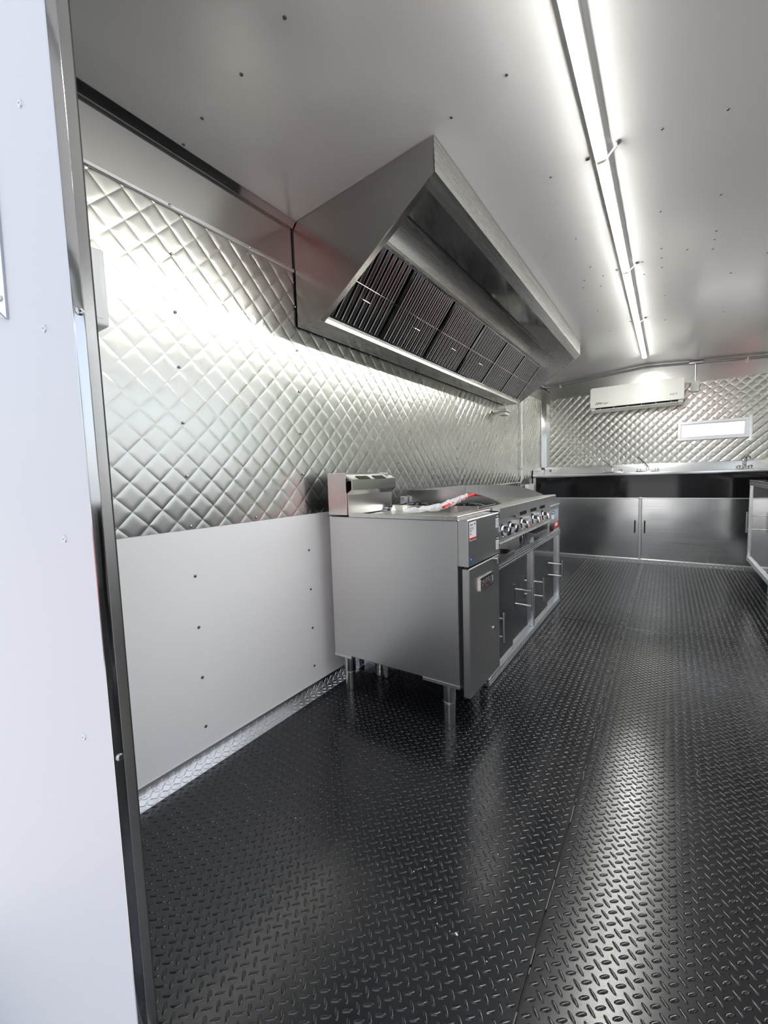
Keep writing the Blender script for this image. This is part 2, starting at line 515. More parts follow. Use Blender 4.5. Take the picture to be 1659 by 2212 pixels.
# ------------------------------------------------------------------ back wall with its small window
WX0, WX1, WZ0, WZ1 = 1.432, 2.000, 1.302, 1.474       # window opening
mb = MB()
T0, T1 = L + 0.002, L + 0.06
mb.box(-0.07, WX0, T0, T1, -0.90, 2.20); mb.box(WX1, W + 0.07, T0, T1, -0.90, 2.20)
mb.box(WX0, WX1, T0, T1, -0.90, WZ0); mb.box(WX0, WX1, T0, T1, WZ1, 2.20)
wall_back = struct(mb.build('wall_back', 'white_paint'))
fb = lambda u, v, h: (u, L - 0.001 - h, v)
for (a, b, c, d) in ((0.08, WX0, 1.04, 1.905), (WX1, W, 1.04, 1.905), (WX0, WX1, 1.04, WZ0), (WX0, WX1, WZ1, 1.905)):
    link('quilted_sheet', quilt_mesh('quilted_sheet', a, b, c, d, fb, amp=0.0038, seed=3.3, pu=0.35, pv=1.80), wall_back)
MB().prism([(0.0, 1.90), (W, 1.90), (W, HW), (RX, RZ), (0, HW)], 'Y', L - 0.003, L + 0.002).build('upper_band', 'band', wall_back)
for x in (0.25, 0.80, 1.35, 1.72, 1.90, 2.10):
    link('rivet', small_rivet_me, wall_back, (x, L - 0.003, 1.905), ROT_NY)
for x, z in ((0.80, 1.56), (0.80, 1.30), (2.03, 1.60), (2.03, 1.27), (1.35, 1.25), (2.05, 1.75), (1.35, 1.07), (0.35, 1.07), (1.80, 1.07)):
    link('rivet', small_rivet_me, wall_back, (x, L - 0.006, z), ROT_NY)
MB().box(0.004, 0.085, L - 0.010, L - 0.004, 1.05, 2.045, 0.002).build('corner_angle', 'polished', wall_back)
MB().box(0.004, 0.012, 5.50, L - 0.010, 1.05, 2.045, 0.002).build('corner_angle', 'polished', wall_left)

win = struct(MB().box(0, 0.001, 0, 0.001, 0, 0.001).build('window_1', 'alu'))
def ring(mb, x0, x1, z0, z1, w, y0, y1, bev=0.0015):
    mb.box(x0, x1, y0, y1, z0, z0 + w, bev); mb.box(x0, x1, y0, y1, z1 - w, z1, bev)
    mb.box(x0, x0 + w, y0, y1, z0 + w, z1 - w, bev); mb.box(x1 - w, x1, y0, y1, z0 + w, z1 - w, bev)
    return mb
win.data = ring(MB(), WX0 - 0.014, WX1 + 0.014, WZ0 - 0.014, WZ1 + 0.014, 0.028, L - 0.030, L + 0.02).mesh('window_1', 'alu')
ring(MB(), WX0 + 0.012, WX1 - 0.012, WZ0 + 0.012, WZ1 - 0.012, 0.012, L - 0.016, L + 0.004).build('sash', 'alu', win)
MB().box(WX0 + 0.020, WX1 - 0.020, L - 0.008, L - 0.004, WZ0 + 0.020, WZ1 - 0.020).build('pane', 'glass', win)
MB().box(WX1 + 0.014, WX1 + 0.040, L - 0.012, L - 0.006, WZ0 - 0.05, WZ1 + 0.03).build('side_flange', 'polished', win)

# ------------------------------------------------------------------ right wall with the open serving hatch (out of frame, seen in reflections)
SY0, SY1, SZ0, SZ1 = 0.75, 4.25, 0.92, 1.97
mb = MB()
mb.box(W, W + 0.06, 0.28, SY0, -0.90, HW); mb.box(W, W + 0.06, SY1, L + 0.06, -0.90, HW)
mb.box(W, W + 0.06, SY0, SY1, -0.90, SZ0); mb.box(W, W + 0.06, SY0, SY1, SZ1, HW)
wall_right = struct(mb.build('wall_right', 'band'))
mb = MB()
mb.box(W - 0.012, W + 0.07, SY0 - 0.03, SY0, SZ0 - 0.03, SZ1 + 0.03, 0.002); mb.box(W - 0.012, W + 0.07, SY1, SY1 + 0.03, SZ0 - 0.03, SZ1 + 0.03, 0.002)
mb.box(W - 0.012, W + 0.07, SY0, SY1, SZ0 - 0.03, SZ0, 0.002); mb.box(W - 0.012, W + 0.07, SY0, SY1, SZ1, SZ1 + 0.03, 0.002)
win2 = struct(mb.build('window_2', 'alu'))

# ------------------------------------------------------------------ door wall: white cladding, opening, stainless jamb trim
DX0, DX1, DZ1, DY = 0.600, 1.50, 1.96, 0.2755
mb = MB()
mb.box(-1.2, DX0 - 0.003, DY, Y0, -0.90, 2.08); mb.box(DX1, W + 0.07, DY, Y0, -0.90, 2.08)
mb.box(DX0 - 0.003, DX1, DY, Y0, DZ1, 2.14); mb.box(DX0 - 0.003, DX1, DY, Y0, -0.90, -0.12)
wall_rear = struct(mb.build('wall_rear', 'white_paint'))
for x, z in ((0.477, 1.612), (0.4866, 1.262), (0.485, 0.91), (0.485, 0.55)):
    link('rivet', rivet_me, wall_rear, (x, DY, z), ROT_NY)
trim = struct(MB().prism([(DX0 - 0.003, DY + 0.0005), (DX0 - 0.001, DY - 0.0006), (DX0, DY + 0.0004), (DX0 + 0.0006, 0.2895), (DX0 + 0.0002, 0.2908), (DX0 - 0.003, 0.2908)], 'Z', -0.90, 2.0).build('trim_1', 'trim'))
for z in (1.265, 0.549, 1.90, -0.10):
    link('rivet', rivet_me, trim, (DX0 + 0.0004, 0.2845, z), ROT_X)
MB().prism([(DX0 - 0.003, 0.2908), (DX0 - 0.0022, 0.2908), (DX0 - 0.0006, 0.2920), (DX0 + 0.0004, 0.3055), (DX0 - 0.001, 0.3068), (DX0 - 0.003, 0.3068)], 'Z', -0.90, 2.0).build('inner_strip', 'steel_fine', trim)
MB().box(DX0 - 0.003, DX0 - 0.0012, 0.3068, 0.3085, -0.12, 2.0).build('jamb_seal', 'dark_gap', trim)

# ------------------------------------------------------------------ ceiling
mb = MB()
mb.prism([(-0.02, HW - 0.0014), (RX, RZ), (W + 0.02, HW - 0.0014), (W + 0.02, HW + 0.08), (RX, RZ + 0.08), (-0.02, HW + 0.08)], 'Y', DY + 0.002, L + 0.06)
ceiling = struct(mb.build('ceiling', 'ceil', angle=1))
slope = math.atan2(RZ - HW, RX)
cs = [(0.553, 0.796), (0.362, 0.814), (0.166, 0.82), (0.04, 0.834), (0.935, 1.293), (0.751, 1.314), (0.941, 1.811), (1.302, 1.797), (1.477, 1.814),
      (0.944, 2.34), (0.955, 2.705), (1.289, 2.34), (1.50, 2.33), (0.90, 2.86), (1.00, 2.88), (0.88, 2.96), (0.97, 3.02), (1.20, 2.84), (1.289, 2.72), (1.289, 2.84),
      (1.289, 2.97), (1.20, 3.02), (1.40, 2.80), (1.51, 2.66), (1.51, 2.75), (1.51, 2.86), (1.75, 3.05), (1.62, 3.25), (1.30, 3.45), (0.90, 3.45), (0.92, 4.0), (1.30, 4.0), (1.65, 4.0), (1.70, 1.81), (1.72, 2.33), (1.30, 1.30), (1.55, 1.30)]
for x, y in cs:
    link('screw', screw_me, ceiling, (x, y, ceil_z(x)), ROT_DN)

# ------------------------------------------------------------------ LED tubes along the ridge
LX, LZ = 1.118, 2.125
spans = [(0.78, 1.802), (1.818, 2.852), (2.866, 3.884), (3.898, 5.12)]
names = ['nearest the doorway', 'second from the doorway', 'third from the doorway', 'farthest from the doorway, towards the air conditioner']
for (a, b), nm in zip(spans, names):
    t = thing('led_tube_light', 'glowing white LED tube on the ceiling ridge, ' + nm, 'light', (LX, (a + b) / 2, LZ), 'LED tubes on the ceiling ridge')
    zc = ceil_z(LX) - 0.003
    MB().prism([(LX - 0.021, zc), (LX - 0.021, LZ + 0.007), (LX - 0.019, LZ + 0.005), (LX - 0.017, LZ + 0.007), (LX - 0.017, zc - 0.008), (LX + 0.017, zc - 0.008), (LX + 0.017, LZ + 0.007), (LX + 0.019, LZ + 0.005), (LX + 0.021, LZ + 0.007), (LX + 0.021, zc)], 'Y', a, b).build('housing', 'white_plastic', t)
    pts = [(LX - 0.0165, LZ + 0.004)] + [(LX + 0.0165 * math.cos(q), LZ + 0.002 + 0.008 * math.sin(q)) for q in [PI + PI * k / 8 for k in range(9)]] + [(LX + 0.0165, LZ + 0.004)]
    MB().prism(pts, 'Y', a + 0.006, b - 0.006).build('diffuser', 'led', t)
    for e0, e1 in ((a, a + 0.006), (b - 0.006, b)):
        MB().prism([(LX - 0.0165, LZ - 0.006), (LX + 0.0165, LZ - 0.006), (LX + 0.0165, zc - 0.008), (LX - 0.0165, zc - 0.008)], 'Y', e0, e1).build('end_cap', 'white_plastic', t)
    if b < 5:
        y = b + 0.007
        MB().tube([(LX + 0.055, y - 0.03, ceil_z(LX + .055) - 0.004), (LX + 0.045, y - 0.025, ceil_z(LX + .05) - 0.014), (LX + 0.026, y - 0.008, LZ + 0.006), (LX + 0.012, y, LZ - 0.012), (LX - 0.012, y, LZ - 0.012)], 0.0032, 6).build('jumper_cable', 'white_plastic', t)
        MB().lathe([(0.010, 0), (0.010, 0.005), (0.005, 0.009), (0, 0.009)], (LX + 0.056, y - 0.031, ceil_z(LX + .056) - 0.001), (0, 0, -1), 8).build('cable_clip', 'screw', t)
        MB().lathe([(0.008, 0), (0.007, 0.004), (0, 0.005)], (LX - 0.045, y - 0.003, ceil_z(LX - .045) - 0.001), (0, 0, -1), 8).build('cable_clip', 'screw', t)

# ------------------------------------------------------------------ extraction hood
HY0, HY1 = 1.332, 4.10
hood = thing('extraction_hood', 'long stainless steel extraction hood mounted between wall and ceiling', 'range hood', (0.34, (HY0 + HY1) / 2, 1.655))
prof = [(0.012, 1.655), (0.140, 1.655), (0.680, 2.010), (0.676, ceil_z(0.676) - 0.003), (0.012, ceil_z(0.012) - 0.003)]
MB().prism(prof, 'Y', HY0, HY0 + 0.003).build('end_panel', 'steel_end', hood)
MB().prism(prof, 'Y', HY1 - 0.003, HY1).build('end_panel', 'steel_hood', hood)
MB().prism([(0.677, 2.010), (0.681, 2.008), (0.679, ceil_z(0.676) - 0.003), (0.675, ceil_z(0.676) - 0.003)], 'Y', HY0, HY1).build('front_skirt', 'steel_hood', hood)
# inward lip around the sloping mouth
sl = Vector((0.140 - 0.680, 1.655 - 2.010)).normalized()
def on_slope(d, n):                 # d metres down the mouth slope from the front edge, n metres up into the hood
    return (0.680 + sl.x * d - sl.y * n * -1 * 0 - 0.5486 * n * 1.0, 2.010 + sl.y * d + 0.836 * n)
nrm = Vector((-0.549, 0.836))
def sp(d, nn): return (0.680 + sl.x * d + nrm.x * nn, 2.010 + sl.y * d + nrm.y * nn)
SLEN = math.hypot(0.54, 0.355)
MB().prism([sp(0, 0), sp(0.050, 0), sp(0.050, 0.012), sp(0.047, 0.012), sp(0.047, 0.003), sp(0, 0.003)], 'Y', HY0 + 0.003, HY1 - 0.003).build('front_lip', 'steel_hood', hood)
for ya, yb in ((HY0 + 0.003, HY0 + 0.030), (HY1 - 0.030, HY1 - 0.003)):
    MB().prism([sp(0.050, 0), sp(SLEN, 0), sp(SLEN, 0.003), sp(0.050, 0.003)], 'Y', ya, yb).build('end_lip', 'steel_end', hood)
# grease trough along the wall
MB().prism([(0.012, 1.655), (0.140, 1.655), (0.140, 1.672), (0.134, 1.672), (0.134, 1.660), (0.012, 1.660)], 'Y', HY0 + 0.003, HY1 - 0.003).build('bottom_channel', 'steel_hood', hood)
MB().prism([(0.086, 1.660), (0.090, 1.660), (0.104, 1.690), (0.100, 1.692)], 'Y', HY0 + 0.03, HY1 - 0.03).build('trough_rail', 'steel_hood', hood)
MB().prism([(0.110, 1.662), (0.128, 1.662), (0.132, 1.684), (0.112, 1.690)], 'Y', HY0 + 0.03, HY1 - 0.03).build('filter_ledge', 'steel_end', hood)
# filter plane: from the trough up to the plenum face
FB, FT = Vector((0.118, 1.690)), Vector((0.345, 1.975))
MB().prism([(FT.x - 0.012, FT.y - 0.006), (FT.x + 0.014, FT.y - 0.014), (FT.x + 0.018, FT.y - 0.002), (FT.x + 0.012, FT.y + 0.004)], 'Y', HY0 + 0.003, HY1 - 0.003).build('filter_rail', 'steel_hood', hood)
MB().prism([(FT.x + 0.012, FT.y), (FT.x + 0.060, 2.082), (FT.x + 0.057, 2.084), (FT.x + 0.006, FT.y + 0.006)], 'Y', HY0 + 0.003, HY1 - 0.003).build('plenum_face', 'steel_hood', hood)
MB().prism([(FT.x + 0.050, 2.0815), (0.676, 2.106), (0.676, 2.103), (FT.x + 0.050, 2.0785)], 'Y', HY0 + 0.003, HY1 - 0.003).build('inner_top', 'mirror_dark', hood)
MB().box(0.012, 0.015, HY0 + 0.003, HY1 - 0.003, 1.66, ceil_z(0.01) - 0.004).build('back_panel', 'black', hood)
MB().lathe([(0.0035, 0), (0.0030, 0.002), (0, 0.003)], (0.40, 1.75, 2.082), (0, 0, -1), 8).build('screw', 'screw', hood)
MB().lathe([(0.010, 0), (0.010, 0.05), (0.007, 0.055), (0, 0.055)], (0.05, 3.97, 1.655), (0, 0, -1), 10).build('drain_spout', 'white_plastic', hood)

# baffle filters, each lifts out of the hood
NF = 6
fw_ = (HY1 - HY0 - 0.012) / NF
fdir = (FT - FB).normalized(); FLEN = (FT - FB).length
fn_ = Vector((fdir.y, -fdir.x))              # faces the cook (+x, down)
def fp(d, nn): return (FB.x + fdir.x * d + fn_.x * nn, FB.y + fdir.y * d + fn_.y * nn)
ords = ['nearest the doorway', 'second from the doorway', 'third from the doorway', 'fourth from the doorway', 'fifth from the doorway', 'farthest from the doorway']
NB = 11
pb = fw_ / NB
def bent(y):                                   # one rounded U-shaped baffle, open towards the hood
    w = pb * 0.33
    mb = MB()
    def q(d, dy, nn):
        p = fp(d, nn); return (p[0], y + dy, p[1])
    pts = [(-w, -0.018), (-w, -0.006), (-w * 0.86, -0.0015), (-w * 0.6, 0.0), (w * 0.6, 0.0), (w * 0.86, -0.0015), (w, -0.006), (w, -0.018)]
    a = [mb.bm.verts.new(q(0.010, *p)) for p in pts]; b = [mb.bm.verts.new(q(FLEN - 0.010, *p)) for p in pts]
    a2 = [mb.bm.verts.new(q(0.010, p[0] * 0.8, p[1] - 0.002)) for p in pts]; b2 = [mb.bm.verts.new(q(FLEN - 0.010, p[0] * 0.8, p[1] - 0.002)) for p in pts]
    for i in range(len(pts) - 1):
        mb.bm.faces.new([a[i], a[i + 1], b[i + 1], b[i]]); mb.bm.faces.new([a2[i], b2[i], b2[i + 1], a2[i + 1]])
        mb.bm.faces.new([a[i], a2[i], a2[i + 1], a[i + 1]]); mb.bm.faces.new([b[i], b[i + 1], b2[i + 1], b2[i]])
    return mb
baf_me = bent(0.0).mesh('baffle', 'baffle', 50)
for k in range(NF):
    ya = HY0 + 0.006 + k * fw_; yb = ya + fw_
    f = thing('baffle_filter', 'stainless baffle grease filter in the extraction hood, ' + ords[k], 'grease filter', (FB.x, (ya + yb) / 2, FB.y), 'baffle filters in the hood')
    mb = MB()
    mb.prism([fp(0, 0.002), fp(0.014, 0.002), fp(0.014, -0.03), fp(0, -0.03)], 'Y', ya + 0.002, yb - 0.002)
    mb.prism([fp(FLEN - 0.014, 0.002), fp(FLEN, 0.002), fp(FLEN, -0.03), fp(FLEN - 0.014, -0.03)], 'Y', ya + 0.002, yb - 0.002)
    for e0, e1 in ((ya + 0.002, ya + 0.010), (yb - 0.010, yb - 0.002)):
        mb.prism([fp(0.014, 0.002), fp(FLEN - 0.014, 0.002), fp(FLEN - 0.014, -0.03), fp(0.014, -0.03)], 'Y', e0, e1)
    mb.build('filter_frame', 'polished', f)
    MB().prism([fp(0.014, -0.026), fp(FLEN - 0.014, -0.026), fp(FLEN - 0.014, -0.030), fp(0.014, -0.030)], 'Y', ya + 0.010, yb - 0.010).build('shaded_rear_baffles', 'black', f)  # flat black sheet; shade in the gaps between baffles put into its colour
    for j in range(1, NB):
        o = link('baffle', baf_me, f, (0.0, ya + j * pb, 0.0))
    p = fp(FLEN * 0.5, 0.003)
    MB().tube([(p[0], ya + 0.012, p[1]), (p[0], yb - 0.012, p[1])], 0.0022, 6).build('cross_rod', 'chrome', f)
    p, p2 = fp(FLEN * 0.36, 0.0), fp(FLEN * 0.36, 0.012)
    y = ya + fw_ * 0.5
    MB().tube([(p[0], y - 0.030, p[1]), (p2[0], y - 0.026, p2[1]), (p2[0], y + 0.026, p2[1]), (p[0], y + 0.030, p[1])], 0.0020, 6).build('lift_handle', 'steel_fine', f)

# ------------------------------------------------------------------ deep fryer
FX0, FX1, FXD, FY0, FY1 = 0.075, 0.702, 0.744, 1.41, 1.750
fry = thing('deep_fryer', 'freestanding stainless steel deep fryer on four adjustable legs', 'deep fryer', (0.4, 1.58, 0.0))
MB().box(FX0, FX1, FY0, FY1, 0.190, 0.828, 0.002).build('body', 'steel', fry)
# top rim around the oil well
mb = MB()
mb.box(0.19, FX1 - 0.050, FY0 - 0.001, FY0 + 0.016, 0.8285, 0.845, 0.001); mb.box(0.19, FX1 - 0.050, FY1 - 0.016, FY1 + 0.001, 0.8285, 0.845, 0.001)
mb.box(FX1 - 0.050, FX1 + 0.004, FY0 - 0.001, FY1 + 0.001, 0.8285, 0.845, 0.001)
mb.build('top_rim', 'steel_fine', fry)
mb = MB()
mb.prism([(0.205, 0.829), (0.640, 0.829), (0.66, 0.846), (0.652, 0.8465), (0.635, 0.833), (0.21, 0.833)], 'Y', FY0 + 0.02, FY1 - 0.02)
mb.prism([(FY1 - 0.045, 0.829), (FY1 - 0.018, 0.829), (FY1 - 0.018, 0.858), (FY1 - 0.022, 0.858)], 'X', 0.215, 0.660)
mb.build('oil_well', 'steel_fine', fry)
# flue at the back with hanger for baskets
MB().box(FX0, 0.180, FY0 - 0.002, FY0 + 0.004, 0.836, 1.022, 0.001).build('flue_side', 'steel_fine', fry)
MB().box(FX0, 0.180, FY1 - 0.004, FY1 + 0.002, 0.836, 1.022, 0.001).build('flue_side', 'steel_fine', fry)
MB().box(FX0, 0.176, FY0 + 0.004, FY1 - 0.004, 0.836, 0.985).build('flue_core', 'black', fry)
MB().prism([(0.178, 0.836), (0.186, 0.836), (0.186, 0.925), (0.212, 0.945), (0.212, 0.992), (0.186, 1.006), (0.150, 1.016), (0.150, 1.022), (0.140, 1.022), (0.140, 1.010), (0.180, 1.000), (0.205, 0.988), (0.205, 0.948), (0.178, 0.930)], 'Y', FY0 + 0.006, FY1 + 0.012).build('basket_hanger', 'steel_fine', fry)
for a, b in ((FY0 + 0.06, FY0 + 0.145), (FY0 + 0.185, FY0 + 0.27)):
    MB().prism([(0.1862, 1.0064), (0.2115, 0.9927), (0.2120, 0.9940), (0.1868, 1.0076)], 'Y', a, b).build('hanger_slot', 'black', fry)
# control head and door
MB().box(FX1, FXD, FY0 + 0.004, FY1, 0.655, 0.832, 0.003).build('control_head', 'steel', fry)
MB().box(FX1 - 0.01, FX1 + 0.012, FY0 + 0.012, FY1 - 0.01, 0.19, 0.655).build('door_recess', 'black', fry)
door = MB().box(FX1 + 0.012, FXD, FY0 + 0.010, FY1, 0.145, 0.648, 0.003).build('door', 'steel', fry)
MB().box(FXD - 0.03, FXD + 0.022, FY1 - 0.075, FY1 + 0.03, 0.640, 0.646, 0.001).build('door_pull', 'steel_fine', fry)
MB().box(FXD + 0.018, FXD + 0.022, FY1 - 0.075, FY1 + 0.03, 0.622, 0.646, 0.001).build('door_pull', 'steel_fine', fry)
MB().lathe([(0.006, 0), (0.006, 0.003), (0, 0.005)], (FXD, FY1 - 0.075, 0.345), (1, 0, 0), 10).build('door_screw', 'chrome', door)
# nameplate
np_y0, np_y1, np_z0, np_z1 = 1.520, 1.655, 0.545, 0.590
plate = MB().box(FXD, FXD + 0.004, np_y0, np_y1, np_z0, np_z1, 0.001).build('nameplate', 'ink', door)
mb = MB()
mb.box(FXD, FXD + 0.006, np_y0 - 0.003, np_y1 + 0.003, np_z1 - 0.001, np_z1 + 0.003); mb.box(FXD, FXD + 0.006, np_y0 - 0.003, np_y1 + 0.003, np_z0 - 0.003, np_z0 + 0.001)
mb.box(FXD, FXD + 0.006, np_y0 - 0.003, np_y0 + 0.002, np_z0, np_z1); mb.box(FXD, FXD + 0.006, np_y1 - 0.002, np_y1 + 0.003, np_z0, np_z1)
mb.build('nameplate_rim', 'chrome', door)
ROT_FX = (PI / 2, 0, PI / 2)        # text facing +x, reading towards +y
me = text_mesh('nameplate_lettering', 'DRAGO', 0.036, 'nickel', 0.0006, 0, 0.0008)
o = link('nameplate_lettering', me, door, (FXD + 0.0045, np_y0 + 0.008, np_z0 + 0.010), ROT_FX)
MB().box(FXD + 0.004, FXD + 0.0048, 1.578, 1.598, np_z0 + 0.003, np_z0 + 0.008).build('nameplate_accent', 'red', door)
# stickers on the control head
def sticker(parent, x, y0, y1, z0, z1, mat, name='sticker'):
    return MB().box(x, x + 0.0006, y0, y1, z0, z1).build(name, mat, parent, 0)
X = FXD
sticker(fry, X, 1.428, 1.492, 0.752, 0.822, 'label')
sticker(fry, X + 0.0006, 1.428, 1.492, 0.755, 0.763, 'red', 'sticker_print')
sticker(fry, X + 0.0006, 1.434, 1.458, 0.809, 0.814, 'ink_grey', 'sticker_print')
sticker(fry, X + 0.0006, 1.470, 1.484, 0.811, 0.816, 'red_label', 'sticker_print')
for k in range(3): sticker(fry, X + 0.0006, 1.432, 1.466, 0.801 - 0.004 * k, 0.8022 - 0.004 * k, 'ink_grey', 'sticker_print')
for yy, zz in ((1.434, 0.786), (1.434, 0.775)): sticker(fry, X + 0.0006, yy, yy + 0.008, zz, zz + 0.005, 'red_label', 'sticker_print')
sticker(fry, X, 1.428, 1.446, 0.664, 0.692, 'blue')
sticker(fry, X + 0.0006, 1.434, 1.440, 0.680, 0.685, 'label', 'sticker_print')
for z0 in (0.769, 0.675):
    sticker(fry, X, 1.712, 1.745, z0, z0 + 0.040, 'label')
    sticker(fry, X, 1.712, 1.745, z0 + 0.040, z0 + 0.056, 'ink')
    sticker(fry, X + 0.0006, 1.716, 1.741, z0 + 0.046, z0 + 0.050, 'label', 'sticker_print')
    for k in range(5): sticker(fry, X + 0.0006, 1.715, 1.742, z0 + 0.006 + 0.0065 * k, z0 + 0.008 + 0.0065 * k, 'ink_grey', 'sticker_print')
# base flanges and legs
MB().box(FX0, FX0 + 0.10, FY0 - 0.003, FY0 + 0.06, 0.178, 0.191, 0.001).build('base_flange', 'alu', fry)
MB().box(FX1 - 0.16, FX1 + 0.002, FY0 - 0.003, FY0 + 0.06, 0.178, 0.191, 0.001).build('base_flange', 'alu', fry)
MB().box(FX1 - 0.16, FX1 + 0.002, FY1 - 0.06, FY1, 0.178, 0.191, 0.001).build('base_flange', 'alu', fry)
leg_me = MB().lathe([(0.0265, 0.182), (0.0265, 0.100), (0.0255, 0.097), (0.0235, 0.097), (0.0235, 0.090), (0.0250, 0.089), (0.0240, 0.030), (0.0250, 0.010), (0.0240, 0.001), (0.012, 0.0006)], (0, 0, 0), n=20).mesh('leg', 'steel_fine')
ring_me = MB().lathe([(0.0246, 0.0895), (0.0256, 0.0905), (0.0256, 0.0955), (0.0246, 0.0965)], (0, 0, 0), n=20).mesh('leg_collar', 'alu')
for x, y in ((0.635, 1.458), (0.635, 1.712), (0.118, 1.465), (0.118, 1.705)):
    lg = link('leg', leg_me, fry, (x, y, 0.0))
    link('leg_collar', ring_me, lg, (x, y, 0.0))

# basket handle in crumpled plastic, lying across fryer and burners
wr = thing('wrapped_handle', 'red handle in crumpled clear plastic lying across the fryer top', 'utensil', (0.46, 1.7, 0.846))
MB().tube([(0.555, 1.60, 0.862), (0.53, 1.83, 0.884), (0.52, 2.0, 0.894), (0.515, 2.04, 0.895)], 0.008, 8, radii=[0.006, 0.009, 0.009, 0.006]).build('grip', 'red', wr)
MB().tube([(0.46, 1.47, 0.853), (0.52, 1.56, 0.858), (0.555, 1.62, 0.863)], 0.0035, 6).build('wire', 'chrome', wr)
mb = MB()
path = [(0.445, 1.455, 0.852), (0.475, 1.50, 0.856), (0.51, 1.56, 0.860), (0.54, 1.63, 0.866), (0.538, 1.72, 0.874), (0.530, 1.81, 0.883), (0.526, 1.88, 0.889), (0.522, 1.94, 0.893)]
fine = []
for i in range(len(path) - 1):
    for k in range(5):
        fine.append(Vector(path[i]).lerp(Vector(path[i + 1]), k / 5))
mb.tube(fine, 0.012, 9, radii=[0.009 + 0.006 * math.sin(PI * i / len(fine)) for i in range(len(fine))])
for v in mb.bm.verts:
    v.co += Vector((noise.noise(v.co * 55), noise.noise(v.co * 55 + Vector((7, 0, 0))), noise.noise(v.co * 55 + Vector((0, 9, 0))))) * 0.0085
    v.co.z = max(v.co.z, 0.8466)
mb.build('plastic_wrap', 'wrap', wr, 20)

# ------------------------------------------------------------------ equipment stand (aluminium profile cabinet)
def profile_y(mb, x, y0, y1, z, w=0.030, h=0.026):
    """ribbed aluminium bar running along y with its ribs towards +x"""
    d = h / 5
    mb.prism([(x - w, z), (x, z), (x, z + d), (x - 0.003, z + d), (x - 0.003, z + 2 * d), (x, z + 2 * d), (x, z + 3 * d), (x - 0.003, z + 3 * d), (x - 0.003, z + 4 * d), (x, z + 4 * d), (x, z + h), (x - w, z + h)], 'Y', y0, y1)
    return mb
CX, CY0, CY1, CZ = 0.672, 1.800, 3.335, 0.552
st = thing('equipment_stand', 'low aluminium framed cabinet with dark sliding doors under the griddle', 'cabinet', (0.36, 2.57, 0.0))
profile_y(MB(), CX + 0.004, CY0, CY1, CZ - 0.024, h=0.034).build('top_rail', 'alu', st)
profile_y(MB(), CX + 0.004, CY0, CY1, 0.004, h=0.034).build('bottom_rail', 'alu', st)
for a, b in ((CY0, CY0 + 0.026), (2.590, 2.612), (CY1 - 0.020, CY1)):
    MB().box(CX - 0.028, CX, a, b, 0.038, CZ - 0.024, 0.002).build('post', 'alu', st)
for y in (CY0, CY1 - 0.026):
    MB().box(0.06, CX - 0.026, y, y + 0.026, 0.004, 0.036, 0.002).build('end_rail', 'alu', st)
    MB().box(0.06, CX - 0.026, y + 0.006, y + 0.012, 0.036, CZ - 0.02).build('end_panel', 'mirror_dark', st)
    MB().box(0.06, CX - 0.026, y, y + 0.026, CZ - 0.024, CZ + 0.010, 0.002).build('end_rail', 'alu', st)
MB().box(0.045, CX - 0.002, CY0 + 0.002, CY1 - 0.002, CZ + 0.010, CZ + 0.022, 0.002).build('worktop', 'steel', st)
MB().box(0.06, CX - 0.05, CY0 + 0.03, CY1 - 0.03, 0.03, 0.036).build('bottom_shelf', 'alu', st)
for z in (0.018, 0.046):
    MB().lathe([(0.005, 0), (0.004, 0.002), (0, 0.003)], (CX - 0.014, CY0, z), (0, -1, 0), 8).build('bolt', 'rivet', st)
def bar_handle(parent, x, y, z0, z1, out, sx=1):
    mb = MB()
    mb.tube([(x + sx * out, y, z0), (x + sx * out, y, z1)], 0.0058, 10)
    for z in (z0 + 0.028, z1 - 0.028):
        mb.tube([(x, y, z), (x + sx * out, y, z)], 0.0042, 8)
    return mb.build('handle', 'nickel', parent)
for (a, b, xx, hy) in ((CY0 + 0.026, 2.21, CX - 0.012, 1.902), (2.19, 2.590, CX - 0.021, 2.440), (2.612, 2.99, CX - 0.012, 2.668), (2.97, CY1 - 0.020, CX - 0.021, 3.262)):
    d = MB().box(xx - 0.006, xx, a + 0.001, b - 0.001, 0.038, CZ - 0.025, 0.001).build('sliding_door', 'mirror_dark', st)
    bar_handle(d, xx, hy, 0.190, 0.335, 0.052)

# ------------------------------------------------------------------ griddle with two burners
GX0, GX1, GY0, GYM, GY1 = 0.115, 0.660, 1.765, 2.030, 2.855
GZ = CZ + 0.022
gr = thing('griddle_range', 'stainless countertop griddle with two black gas burners and chrome knobs', 'griddle', (0.42, 2.3, GZ))
MB().box(GX0, 0.712, GY0 + 0.01, GY1 - 0.01, 0.690, 0.812, 0.002).build('body', 'steel', gr)
cp = MB().prism([(0.712, 0.694), (0.728, 0.694), (0.722, 0.806), (0.712, 0.806)], 'Y', GY0, 2.78).build('control_panel', 'steel', gr)
MB().prism([(0.700, 0.684), (0.742, 0.684), (0.744, 0.688), (0.742, 0.692), (0.700, 0.695)], 'Y', GY0, 2.80).build('lower_lip', 'steel_fine', gr)
MB().prism([(0.655, 0.846), (0.736, 0.850), (0.744, 0.846), (0.746, 0.806), (0.738, 0.804), (0.736, 0.835), (0.655, 0.838)], 'Y', GY0, 2.010).build('front_rail', 'steel', gr)
MB().prism([(0.655, 0.846), (0.736, 0.850), (0.744, 0.846), (0.746, 0.806), (0.738, 0.804), (0.736, 0.835), (0.655, 0.838)], 'Y', 2.012, GY1).build('front_rail', 'steel', gr)
MB().box(GX0, 0.660, GYM, GY1 - 0.004, 0.812, 0.843, 0.003).build('griddle_plate', 'griddle', gr)
MB().box(GX0, 0.656, GY0 + 0.012, GYM - 0.006, 0.812, 0.822, 0.002).build('burner_tray', 'steel_fine', gr)
